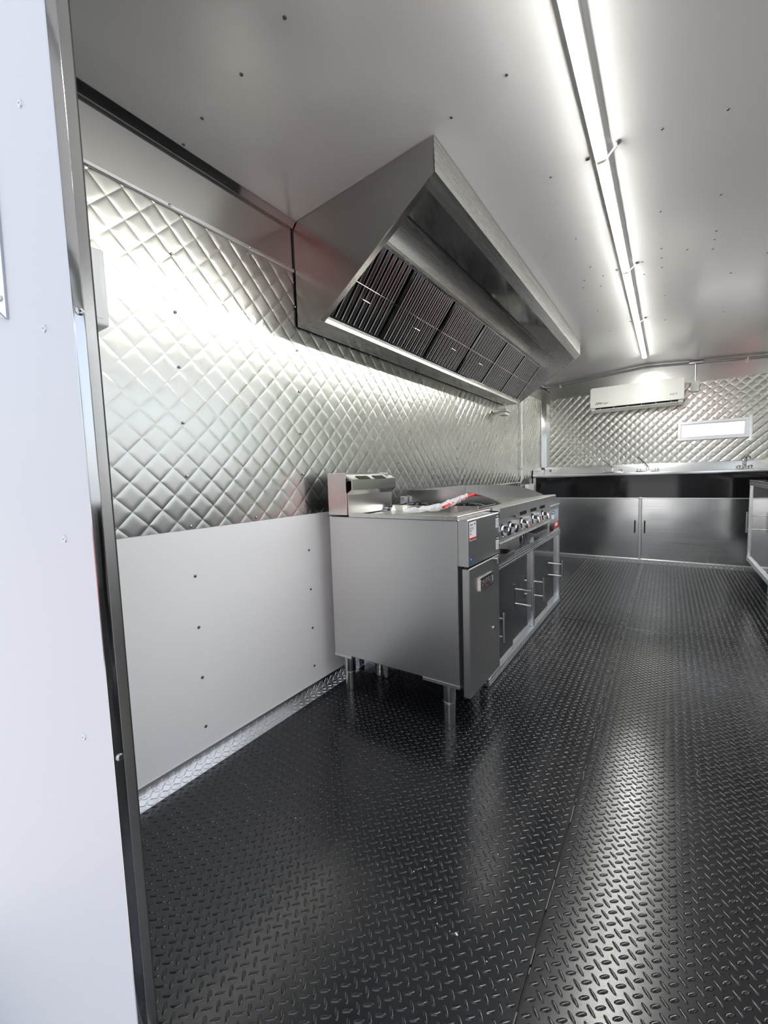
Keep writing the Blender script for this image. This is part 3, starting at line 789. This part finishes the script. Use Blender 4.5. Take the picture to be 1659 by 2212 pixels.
side = [(GX0 + 0.005, 0.838), (0.662, 0.838), (0.662, 0.852), (0.60, 0.878), (0.52, 0.902), (0.44, 0.9155), (0.36, 0.920), (GX0 + 0.005, 0.920)]
MB().prism(side, 'Y', GYM - 0.003, GYM).build('side_splash', 'steel_fine', gr)
MB().prism(side, 'Y', GY1 - 0.004, GY1).build('side_splash', 'steel_fine', gr)
MB().box(GX0, GX0 + 0.004, GYM, GY1, 0.815, 0.920, 0.001).build('back_splash', 'steel_fine', gr)
MB().box(GX0 - 0.02, GX0 + 0.012, 1.985, 2.02, 0.83, 0.885, 0.002).build('flue_bracket', 'alu', gr)
# burner grates
for cx in (0.26, 0.52):
    gt = MB()
    y0, y1 = GY0 + 0.02, GYM - 0.012
    x0, x1 = cx - 0.122, cx + 0.122
    for a in (x0, x1 - 0.012): gt.box(a, a + 0.012, y0, y1, 0.836, 0.850, 0.002)
    for a in (y0, y1 - 0.012): gt.box(x0 + 0.012, x1 - 0.012, a, a + 0.012, 0.836, 0.850, 0.002)
    cy = (y0 + y1) / 2
    for k in range(8):
        t = 2 * PI * k / 8 + PI / 8
        ex, ey = cx + 0.10 * math.cos(t), cy + 0.095 * math.sin(t)
        sx, sy = cx + 0.032 * math.cos(t), cy + 0.032 * math.sin(t)
        gt.tube([(ex, ey, 0.843), (cx + 0.065 * math.cos(t), cy + 0.065 * math.sin(t), 0.853), (sx, sy, 0.853)], 0.006, 6)
    for a in (x0, x1 - 0.012):
        for b in (y0, y1 - 0.012): gt.box(a, a + 0.012, b, b + 0.012, 0.822, 0.836)
    gt.build('grate', 'iron', gr)
    MB().lathe([(0.045, 0), (0.045, 0.008), (0.035, 0.012), (0.030, 0.020), (0, 0.020)], (cx, cy, 0.822), n=20).build('burner', 'iron', gr)
# knobs
def knob(y, face, parent):
    k = MB().lathe([(0.030, 0), (0.030, 0.006), (0.026, 0.010), (0.018, 0.012)], (0.7235, y, 0.738), (1, 0, -0.03), 8).build('knob', 'chrome', parent)
    MB().lathe([(0.022, 0.010), (0.021, 0.034), (0.017, 0.038), (0, 0.038)], (0.7235, y, 0.738), (1, 0, -0.03), 18).build('knob_cap', 'chrome', k)
    MB().lathe([(0.032, 0), (0.032, 0.004), (0.0, 0.004)], (0.7215, y, 0.738), (1, 0, -0.03), 18).build('knob_bezel', 'ink', k)
    if face:
        MB().box(0.7600, 0.7635, y - 0.009, y + 0.009, 0.722, 0.754, 0.003).build('knob_face', 'black_gloss', k)
    else:
        MB().box(0.7600, 0.7700, y - 0.004, y + 0.004, 0.720, 0.756, 0.002).build('knob_grip', 'chrome', k)
for y, f in ((1.852, True), (1.962, True), (2.150, False), (2.365, False), (2.585, False)):
    knob(y, f, cp)
for a in (2.135, 2.335, 2.535):
    MB().box(0.7228, 0.7240, a, a + 0.115, 0.780, 0.798).build('vent_slot', 'black', cp)
for y, z in ((2.03, 0.786), (2.03, 0.706)):
    MB().lathe([(0.006, 0), (0.005, 0.008), (0, 0.010)], (0.7240, y, z), (1, 0, 0), 8).build('panel_screw', 'chrome', cp)
# side support and feet
MB().box(0.56, 0.715, 2.745, 2.755, GZ, 0.690).build('side_support', 'steel', gr)
for x in (0.17, 0.60):
    for y in (1.80, 2.60):
        MB().lathe([(0.020, 0), (0.022, 0.02), (0.016, 0.022), (0.016, 0.118)], (x, y, GZ), n=12).build('foot', 'chrome', gr)
# grease chute and drawer fronts below the panel
MB().prism([(2.330, 0.690), (2.500, 0.690), (2.500, 0.640), (2.420, 0.612), (2.330, 0.612)], 'X', 0.55, 0.553).build('grease_tray_back', 'black', gr)
mb = MB()
mb.prism([(0.60, 0.672), (0.738, 0.660), (0.738, 0.656), (0.60, 0.668)], 'Y', 2.36, 2.66)
mb.prism([(0.700, 0.664), (0.738, 0.660), (0.690, 0.588), (0.660, 0.588)], 'Y', 2.355, 2.360)
mb.box(0.734, 0.738, 2.36, 2.66, 0.640, 0.660)
mb.build('grease_tray', 'steel', gr)
MB().box(0.60, 0.694, 1.98, 2.14, GZ + 0.001, GZ + 0.026, 0.002).build('drip_tray', 'steel_fine', gr)
MB().lathe([(0.018, 0), (0.020, 0.018), (0.018, 0.036), (0, 0.036)], (0.66, 2.56, GZ), n=10).build('white_fitting', 'white_plastic', gr)

# stainless box with the red label, on the far end of the stand
rb = thing('warmer_box', 'small stainless box with red printed label standing past the griddle', 'appliance', (0.52, 3.17, GZ))
BX, BY0, BY1, BZ1 = 0.664, 3.02, 3.325, 0.757
MB().box(0.36, BX, BY0, BY1, GZ, BZ1, 0.003).build('body', 'label_grey', rb)
MB().box(0.352, BX + 0.008, BY0 - 0.006, BY1 + 0.002, BZ1 - 0.010, BZ1 + 0.004, 0.003).build('lid', 'steel_fine', rb)
sticker(rb, BX, BY0 + 0.01, BY1 - 0.006, GZ + 0.004, GZ + 0.056, 'red_label', 'red_label')
sticker(rb, BX + 0.0006, 3.205, 3.285, GZ + 0.024, GZ + 0.046, 'label', 'label_print')
sticker(rb, BX, 3.105, 3.180, GZ + 0.082, GZ + 0.114, 'label')
sticker(rb, BX, 3.100, 3.190, GZ + 0.117, GZ + 0.140, 'blue')
sticker(rb, BX + 0.0006, 3.125, 3.165, GZ + 0.124, GZ + 0.134, 'label', 'label_print')
for k in range(3): sticker(rb, BX, 3.05, 3.29, GZ + 0.062 + k * 0.007, GZ + 0.0645 + k * 0.007, 'ink_grey', 'label_print')
for k in range(2): sticker(rb, BX, 3.06, 3.28, GZ + 0.150 + k * 0.010, GZ + 0.153 + k * 0.010, 'ink_grey', 'label_print')
MB().lathe([(0.030, 0), (0.030, 0.012), (0.025, 0.018), (0, 0.018)], (BX, 3.07, GZ + 0.033), (1, 0, 0), 18).build('dial', 'ink', rb)

# ------------------------------------------------------------------ tread plate cover on the floor under the fryer
pc = thing('pipe_cover', 'small bright tread plate box on floor behind the fryer legs', 'cover', (0.1, 1.75, 0.0))
mb = MB()
mb.box(0.02, 0.17, 1.70, 1.703, 0.001, 0.035); mb.box(0.02, 0.07, 1.70, 1.703, 0.035, 0.11); mb.box(0.15, 0.17, 1.70, 1.703, 0.035, 0.11)
mb.box(0.167, 0.17, 1.703, 1.79, 0.001, 0.11); mb.box(0.02, 0.17, 1.70, 1.79, 0.110, 0.113); mb.box(0.02, 0.023, 1.703, 1.79, 0.001, 0.11)
mb.build('box', 'tread_alu', pc)
MB().box(0.07, 0.15, 1.712, 1.716, 0.03, 0.109).build('opening', 'black', pc)
mb = MB(); tread_bits(mb, lambda a, b, h: (a, 1.70 - h, b), 0.022, 0.168, 0.003, 0.034); tread_bits(mb, lambda a, b, h: (a, 1.70 - h, b), 0.022, 0.068, 0.036, 0.108)
stuff(mb.build('tread_pattern', 'tread_alu', pc, 0))
MB().box(0.03, 0.21, 1.63, 1.70, 0.001, 0.0035).build('floor_plate', 'mirror_dark', pc)

# ------------------------------------------------------------------ sink counter along the back wall
KY = 5.10
sk = thing('sink_counter', 'stainless sink counter with black apron along the back wall', 'counter', (1.1, 5.4, 0.0))
MB().box(0.012, W - 0.012, KY - 0.012, 5.632, 0.929, 0.962, 0.004, 2).build('countertop', 'steel_fine', sk)
MB().prism([(5.618, 0.958), (5.634, 0.958), (5.644, 1.045), (5.640, 1.052), (5.622, 1.052), (5.620, 1.044)], 'X', 0.020, W - 0.01).build('backsplash', 'steel_fine', sk)
MB().box(0.012, 0.018, KY, 5.62, 0.955, 1.02).build('end_splash', 'steel_fine', sk)
MB().box(0.045, W - 0.02, KY + 0.012, KY + 0.020, 0.694, 0.929).build('apron', 'black_gloss', sk)
MB().box(0.012, 0.045, KY + 0.002, KY + 0.035, 0.0, 0.929, 0.002).build('corner_post', 'alu', sk)
MB().box(0.02, W - 0.02, KY + 0.002, KY + 0.022, 0.684, 0.696, 0.001).build('upper_rail', 'alu', sk)
MB().box(0.02, W - 0.02, KY + 0.004, KY + 0.022, 0.040, 0.050, 0.001).build('lower_rail', 'alu', sk)
MB().box(1.094, 1.122, KY - 0.004, KY + 0.016, 0.040, 0.700, 0.002).build('middle_post', 'steel', sk)
MB().lathe([(0.005, 0), (0.004, 0.002), (0, 0.003)], (1.106, KY - 0.004, 0.085), (0, -1, 0), 8).build('post_screw', 'rivet', sk)
MB().lathe([(0.005, 0), (0.004, 0.002), (0, 0.003)], (1.106, KY - 0.004, 0.690), (0, -1, 0), 8).build('post_screw', 'rivet', sk)
for (a, b, yy) in ((0.046, 0.60, 0.012), (0.59, 1.094, 0.007), (1.122, 1.68, 0.007), (1.67, W - 0.02, 0.012)):
    d = MB().box(a + 0.001, b - 0.001, KY + yy, KY + yy + 0.005, 0.050, 0.684, 0.001).build('door', 'door_steel', sk)
    hx = {0.59: 1.062, 1.122: 1.150}.get(a)
    if hx:
        mb = MB(); mb.tube([(hx, KY - 0.022, 0.325), (hx, KY - 0.022, 0.455)], 0.0058, 8)
        for z in (0.350, 0.430): mb.tube([(hx, KY + yy, z), (hx, KY - 0.022, z)], 0.004, 8)
        mb.build('handle', 'screw', d)
sticker_b = MB().box(0.085, 0.105, 5.6175, 5.6182, 0.995, 1.022).build('blue_sticker', 'blue', sk)
MB().box(0.110, 0.160, 5.6175, 5.6182, 0.990, 1.024).build('paper_sticker', 'label', sk)
MB().box(0.118, 0.150, 5.6170, 5.6174, 1.004, 1.010).build('sticker_print', 'ink_grey', sk)
tb = struct(MB().box(0.02, W - 0.02, KY - 0.014, KY - 0.011, 0.0, 0.046, 0.0005).build('baseboard_back', 'tread_alu'))
MB().box(0.02, W - 0.02, KY - 0.011, KY + 0.004, 0.0, 0.044).build('kick_strip', 'alu', tb)
mb = MB(); tread_bits(mb, lambda a, b, h: (a, KY - 0.014 - h, b), 0.3, W - 0.05, 0.004, 0.044, 0.02)
stuff(mb.build('tread_pattern', 'tread_alu', tb, 0))

# faucets
def swing_faucet(x, tip_dx, label):
    f = thing('faucet', label, 'faucet', (x, 5.575, 0.962), 'faucets on the sink counter')
    mb = MB(); mb.box(x - 0.115, x + 0.115, 5.555, 5.597, 0.962, 0.974, 0.004, 2); mb.build('deck_plate', 'chrome', f)
    tip = Vector((x + tip_dx, 5.470, 1.120))
    a = Vector((x, 5.576, 0.974))
    mb = MB()
    mb.lathe([(0.016, 0), (0.015, 0.02), (0.011, 0.03), (0.011, 0.05)], (x, 5.576, 0.972), n=12)
    mb.tube([a + Vector((0, 0, 0.03)), a + Vector((0, 0, 0.055)), a.lerp(tip, 0.3) + Vector((0, 0, 0.04)), tip + Vector((0, 0, 0.012)), tip + Vector((tip_dx * .18, -0.012, 0.008)), tip + Vector((tip_dx * .24, -0.016, -0.018))], 0.0075, 10)
    mb.build('spout', 'chrome', f)
    for s in (-1, 1):
        h = MB(); h.lathe([(0.014, 0), (0.013, 0.012), (0.019, 0.014), (0.019, 0.024), (0.008, 0.028), (0, 0.028)], (x + s * 0.085, 5.576, 0.974), n=10)
        h.build('tap_handle', 'chrome', f)
    return f
swing_faucet(0.800, -0.105, 'chrome swing faucet nearest the quilted corner of the sink counter')
swing_faucet(1.150, -0.090, 'chrome swing faucet in the middle of the sink counter')
f = thing('faucet', 'upright chrome faucet under the small bright window', 'faucet', (1.985, 5.575, 0.962), 'faucets on the sink counter')
MB().box(1.985 - 0.065, 1.985 + 0.065, 5.555, 5.597, 0.962, 0.972, 0.004, 2).build('deck_plate', 'chrome', f)
MB().tube([(1.985, 5.576, 0.972), (1.985, 5.576, 1.065), (1.992, 5.566, 1.088), (2.005, 5.548, 1.094), (2.014, 5.536, 1.080), (2.016, 5.533, 1.060)], 0.010, 10, radii=[.012, .010, .010, .010, .010, .012]).build('spout', 'chrome', f)
for s in (-1, 1):
    MB().lathe([(0.012, 0), (0.011, 0.012), (0.018, 0.014), (0.018, 0.024), (0.008, 0.03), (0, 0.03)], (1.985 + s * 0.045, 5.576, 0.972), n=10).build('tap_handle', 'chrome', f)

# ------------------------------------------------------------------ air conditioner
AX0, AX1, AY = 0.574, 1.462, 5.45
ac = thing('air_conditioner', 'white wall mounted split air conditioner above the sink counter', 'air conditioner', (1.02, 5.55, 1.66))
def rrect(x0, x1, z0, z1, r, n=5):
    pts = []
    for (cx, cz, a0) in ((x1 - r, z1 - r, 0), (x0 + r, z1 - r, PI / 2), (x0 + r, z0 + r, PI), (x1 - r, z0 + r, 1.5 * PI)):
        for k in range(n + 1):
            a = a0 + PI / 2 * k / n; pts.append((cx + r * math.cos(a), cz + r * math.sin(a)))
    return pts
mb = MB()
mb.prism(rrect(AX0, AX1, 1.716, 1.942, 0.022), 'Y', AY, AY + 0.03)
mb.build('front_cover', 'white_plastic', ac, 40)
mb = MB()
mb.prism([(AY + 0.03, 1.935), (L - 0.012, 1.935), (L - 0.012, 1.675), (AY + 0.06, 1.664), (AY + 0.022, 1.690), (AY + 0.022, 1.72), (AY + 0.03, 1.72)], 'X', AX0 + 0.006, AX0 + 0.05)
mb.prism([(AY + 0.03, 1.935), (L - 0.012, 1.935), (L - 0.012, 1.675), (AY + 0.06, 1.664), (AY + 0.022, 1.690), (AY + 0.022, 1.72), (AY + 0.03, 1.72)], 'X', AX1 - 0.05, AX1 - 0.006)
mb.prism([(AY + 0.03, 1.935), (L - 0.012, 1.935), (L - 0.012, 1.675), (AY + 0.075, 1.668), (AY + 0.055, 1.716), (AY + 0.03, 1.718)], 'X', AX0 + 0.05, AX1 - 0.05)
mb.build('casing', 'white_plastic', ac)
MB().box(AX0 + 0.05, AX1 - 0.05, AY + 0.050, AY + 0.056, 1.672, 1.716).build('air_outlet', 'black', ac)
for k in range(6):
    x = AX0 + 0.10 + k * 0.135
    MB().box(x, x + 0.004, AY + 0.030, AY + 0.05, 1.684, 1.714).build('vane', 'white_plastic', ac)
MB().prism([(AY + 0.012, 1.692), (AY + 0.016, 1.697), (AY + 0.062, 1.668), (AY + 0.058, 1.662)], 'X', AX0 + 0.052, AX1 - 0.052).build('louvre', 'white_plastic', ac)
me = text_mesh('lettering', 'Mirage', 0.034, 'ink_grey', 0.0003, 0.35, 0.0004, 1.05)
link('lettering', me, ac, (AX0 + 0.085, AY - 0.0004, 1.752), ROT_NY)
mb = MB()
for k in range(2):
    x = AX0 + 0.052 + k * 0.018
    mb.prism([(x, 1.748), (x + 0.006, 1.748), (x + 0.020, 1.776), (x + 0.012, 1.776)], 'Y', AY - 0.0006, AY + 0.0004)
mb.build('logo', 'ink', ac, 0)
me = text_mesh('lettering', 'NEX', 0.032, 'ink_grey', 0.0003, 0.15, 0.0003, 1.1)
link('lettering', me, ac, (AX1 - 0.125, AY - 0.0004, 1.765), ROT_NY)

# ------------------------------------------------------------------ conduits
CQ = 5.628
cd = thing('ceiling_conduit', 'thin grey metal conduit running under the ceiling along the back wall', 'conduit', (1.1, CQ, 2.06))
zo = 0.020
MB().tube([(0.030, 4.11, ceil_z(0.03) - zo), (0.030, 5.55, ceil_z(0.03) - zo), (0.036, 5.60, ceil_z(0.03) - zo), (0.070, CQ, ceil_z(0.07) - zo), (RX, CQ, RZ - zo), (1.50, CQ, ceil_z(1.50) - zo)], 0.0095, 10).build('pipe', 'zinc', cd)
MB().tube([(1.62, CQ, ceil_z(1.62) - zo), (W - 0.01, CQ, ceil_z(W - 0.01) - zo)], 0.0095, 10).build('pipe', 'zinc', cd)
MB().box(1.495, 1.625, CQ - 0.018, CQ + 0.018, ceil_z(1.56) - zo - 0.016, ceil_z(1.56) - zo + 0.016, 0.010, 3).build('conduit_body', 'zinc', cd)
MB().tube([(1.560, CQ, ceil_z(1.56) - zo - 0.01), (1.560, CQ, 1.905)], 0.008, 10).build('drop_pipe', 'zinc', cd)
for x in (0.20, 1.98):
    MB().box(x - 0.008, x + 0.008, CQ - 0.012, CQ + 0.018, ceil_z(x) - zo - 0.034, ceil_z(x) - zo + 0.008, 0.002).build('strap', 'alu', cd)
ob = thing('outlet_box', 'small white outlet box hanging from conduit beside the air conditioner', 'outlet box', (1.558, 5.63, 1.80))
MB().box(1.526, 1.590, 5.60, 5.642, 1.802, 1.908, 0.004, 2).build('box', 'white_plastic', ob)
MB().box(1.522, 1.594, 5.596, 5.600, 1.799, 1.911, 0.002).build('cover', 'white_plastic', ob)

vc = thing('wall_conduit', 'thin vertical metal conduit on the quilted wall past the hood', 'conduit', (0.03, 4.6, 0.88))
MB().tube([(0.025, 4.60, 1.80), (0.025, 4.60, 0.93), (0.025, 4.59, 0.905), (0.025, 4.565, 0.888), (0.025, 4.40, 0.886), (0.025, 3.3, 0.884)], 0.010, 10).build('pipe', 'zinc', vc)
MB().box(0.012, 0.065, 4.565, 4.650, 1.785, 1.865, 0.004).build('top_box', 'white_plastic', vc)
MB().box(0.006, 0.040, 4.575, 4.625, 1.035, 1.055, 0.002).build('strap', 'alu', vc)

jb = thing('junction_box', 'small white box low on quilted wall between griddle and sink counter', 'outlet box', (0.03, 4.9, 0.78))
MB().box(0.012, 0.060, 4.76, 4.95, 0.785, 0.862, 0.004, 2).build('case', 'white_plastic', jb)
MB().box(0.060, 0.064, 4.755, 4.955, 0.780, 0.867, 0.001).build('cover', 'white_plastic', jb)

wb = thing('wall_bracket', 'small pale bracket shelf fixed to quilted wall under hood far end', 'bracket', (0.07, 3.8, 1.52))
MB().box(0.008, 0.140, 3.735, 3.865, 1.548, 1.572, 0.002).build('plate', 'steel_fine', wb)
MB().box(0.062, 0.128, 3.745, 3.855, 1.520, 1.548, 0.002).build('socket', 'caulk', wb)

# ------------------------------------------------------------------ white box on the left wall just inside the door
bx = thing('breaker_box', 'white enamel box on the left wall just inside the doorway', 'electrical box', (0.05, 0.45, 1.42))
mb = MB(); mb.box(0.012, 0.100, 0.335, 0.546, 1.422, 1.620, 0.008, 3); mb.build('case', 'box_white', bx)
MB().box(0.1000, 0.1012, 0.36, 0.53, 1.44, 1.60, 0.001).build('lid', 'box_white', bx)

# ------------------------------------------------------------------ metal plate riveted to the outside cladding at the very left
pl = thing('metal_plate', 'shiny metal plate with cut corner on outside white wall', 'plate', (0.24, 0.28, 1.33))
MB().prism([(0.12, 1.50), (0.12, 1.43), (0.240, 1.362), (0.318, 1.316), (0.336, 1.62), (0.12, 1.62)], 'Y', DY - 0.004, DY).build('sheet', 'trim', pl)
MB().prism([(0.20, 1.385), (0.318, 1.315), (0.250, 1.340)], 'Y', DY - 0.006, DY - 0.003).build('folded_edge', 'white_paint', pl)
link('rivet', rivet_me, pl, (0.297, DY - 0.004, 1.358), ROT_NY)

# ------------------------------------------------------------------ serving counter cabinet on the right
RX0, RY1, RZ0, RZ1 = 1.900, 4.555, 0.207, 0.872
RY0 = 1.25
rc = thing('serving_cabinet', 'aluminium framed serving cabinet with dark polished doors at right edge', 'cabinet', (2.06, 2.9, 0.0))
def profile_yn(mb, x, y0, y1, z, w=0.030, h=0.034):
    d = h / 5
    mb.prism([(x + w, z), (x, z), (x, z + d), (x + 0.003, z + d), (x + 0.003, z + 2 * d), (x, z + 2 * d), (x, z + 3 * d), (x + 0.003, z + 3 * d), (x + 0.003, z + 4 * d), (x, z + 4 * d), (x, z + h), (x + w, z + h)], 'Y', y0, y1)
    return mb
profile_yn(MB(), RX0, RY0, RY1, RZ1 - 0.036).build('top_rail', 'alu', rc)
profile_yn(MB(), RX0, RY0, RY1, RZ0).build('bottom_rail', 'alu', rc)
for a in (RY0, 2.90, RY1 - 0.022):
    MB().box(RX0 + 0.003, RX0 + 0.030, a, a + 0.022, RZ0 + 0.034, RZ1 - 0.036, 0.002).build('post', 'alu', rc)
MB().box(RX0 + 0.030, W - 0.014, RY1 - 0.012, RY1, RZ0, RZ1 - 0.002).build('end_panel', 'mirror_dark', rc)
MB().box(RX0 + 0.002, W - 0.014, RY0, RY1 - 0.001, RZ1 - 0.002, RZ1 + 0.006, 0.002).build('worktop', 'black_gloss', rc)
MB().box(RX0 + 0.03, W - 0.014, RY0, RY1 - 0.012, RZ0, RZ0 + 0.006).build('bottom_panel', 'alu', rc)
for (a, b, xx, hy) in ((3.70, RY1 - 0.022, RX0 + 0.014, 4.22), (2.922, 3.72, RX0 + 0.022, 3.05), (2.06, 2.90, RX0 + 0.014, 2.80), (RY0 + 0.022, 2.08, RX0 + 0.022, 1.40)):
    d = MB().box(xx, xx + 0.006, a + 0.001, b - 0.001, RZ0 + 0.034, RZ1 - 0.037, 0.001).build('sliding_door', 'polished', rc)
    bar_handle(d, xx, hy, 0.478, 0.640, 0.060, -1)
MB().box(2.03, W - 0.014, RY0 + 0.05, RY1 - 0.08, 0.0, RZ0).build('plinth', 'tread_alu', rc)

# ------------------------------------------------------------------ crumbs and sawdust on the floor
mb = MB()
def crumb(x, y, s):
    a = random.uniform(0, PI)
    ca, sa = math.cos(a), math.sin(a)
    w, l_ = s * random.uniform(.4, .8), s
    pts = [(x + u * ca - v * sa, y + u * sa + v * ca) for u, v in ((-l_, -w), (l_, -w * .6), (l_ * .8, w), (-l_ * .7, w * .8))]
    mb.prism(pts, 'Z', 0.0004, 0.0004 + s * 0.7)
for (cx, cy, r, k) in ((0.90, 0.78, 0.045, 12), (1.00, 1.02, 0.05, 10), (1.09, 0.74, 0.05, 10), (0.88, 0.86, 0.03, 6)):
    for _ in range(k):
        crumb(random.gauss(cx, r), random.gauss(cy, r), random.uniform(0.0007, 0.0018))
for _ in range(130):
    crumb(random.uniform(0.45, 1.9), random.uniform(0.5, 3.6), random.uniform(0.0006, 0.0016))
crumb(0.985, 0.752, 0.0035)
cr = stuff(mb.build('floor_crumbs', 'crumb', None, 0))
tag(cr, 'pale crumbs and sawdust scattered on the black floor', 'crumbs')

# ------------------------------------------------------------------ the yard outside (seen through reflections only)
gp = struct(MB().box(-60, 60, -60, 60, -1.0, -0.905).build('ground', 'ground'))
def tree(x, y, h, r, label):
    t = thing('tree', label, 'tree', (x, y, -0.905), 'trees outside the trailer')
    MB().tube([(x, y, -0.90), (x + 0.1, y, h * 0.35), (x, y, h * 0.6)], 0.2, 8, radii=[0.25, 0.18, 0.1]).build('trunk', 'bark', t)
    bm = bmesh.new(); bmesh.ops.create_icosphere(bm, subdivisions=6, radius=1.0)
    for v in bm.verts:
        d = 1 + 0.35 * noise.noise(v.co * 2.2 + Vector((x, y, 0))) + 0.20 * noise.noise(v.co * 6.5) + 0.14 * noise.noise(v.co * 17) + 0.08 * noise.noise(v.co * 40)
        v.co = Vector((x + v.co.x * r * d, y + v.co.y * r * d, h * 0.62 + v.co.z * r * 0.85 * d))
    MBt = MB(); MBt.merge(bm); MBt.build('crown', 'leaves', t, 60)
tree(12.0, 15.5, 5.5, 2.6, 'leafy green tree beyond the serving hatch, towards the back wall')
tree(17.0, 21.5, 6.0, 3.0, 'farthest leafy green tree beyond the serving hatch')
car = thing('added_red_car', 'unseen red car added behind the open doorway for its red reflection', 'car', (3.55, -3.7, -0.905))  # made-up car, added so the hood end reflects something red
MB().prism([(-1.8, -0.62), (-5.9, -0.62), (-5.9, 0.10), (-5.5, 0.20), (-5.0, 0.62), (-4.6, 0.72), (-3.3, 0.72), (-2.9, 0.62), (-2.4, 0.20), (-1.8, 0.06)], 'X', 2.70, 4.40).build('car_body', 'car_red', car)
for x in (2.698, 4.398):
    MB().prism([(-2.6, 0.20), (-3.0, 0.56), (-4.9, 0.56), (-5.3, 0.20)], 'X', x, x + 0.004).build('side_window', 'black_gloss', car)
for y in (-2.6, -5.0):
    for x in (2.66, 4.22):
        MB().lathe([(0.32, 0), (0.34, 0.03), (0.34, 0.19), (0.32, 0.22)], (x, y, -0.563), (1, 0, 0), 20).build('wheel', 'dark_gap', car)
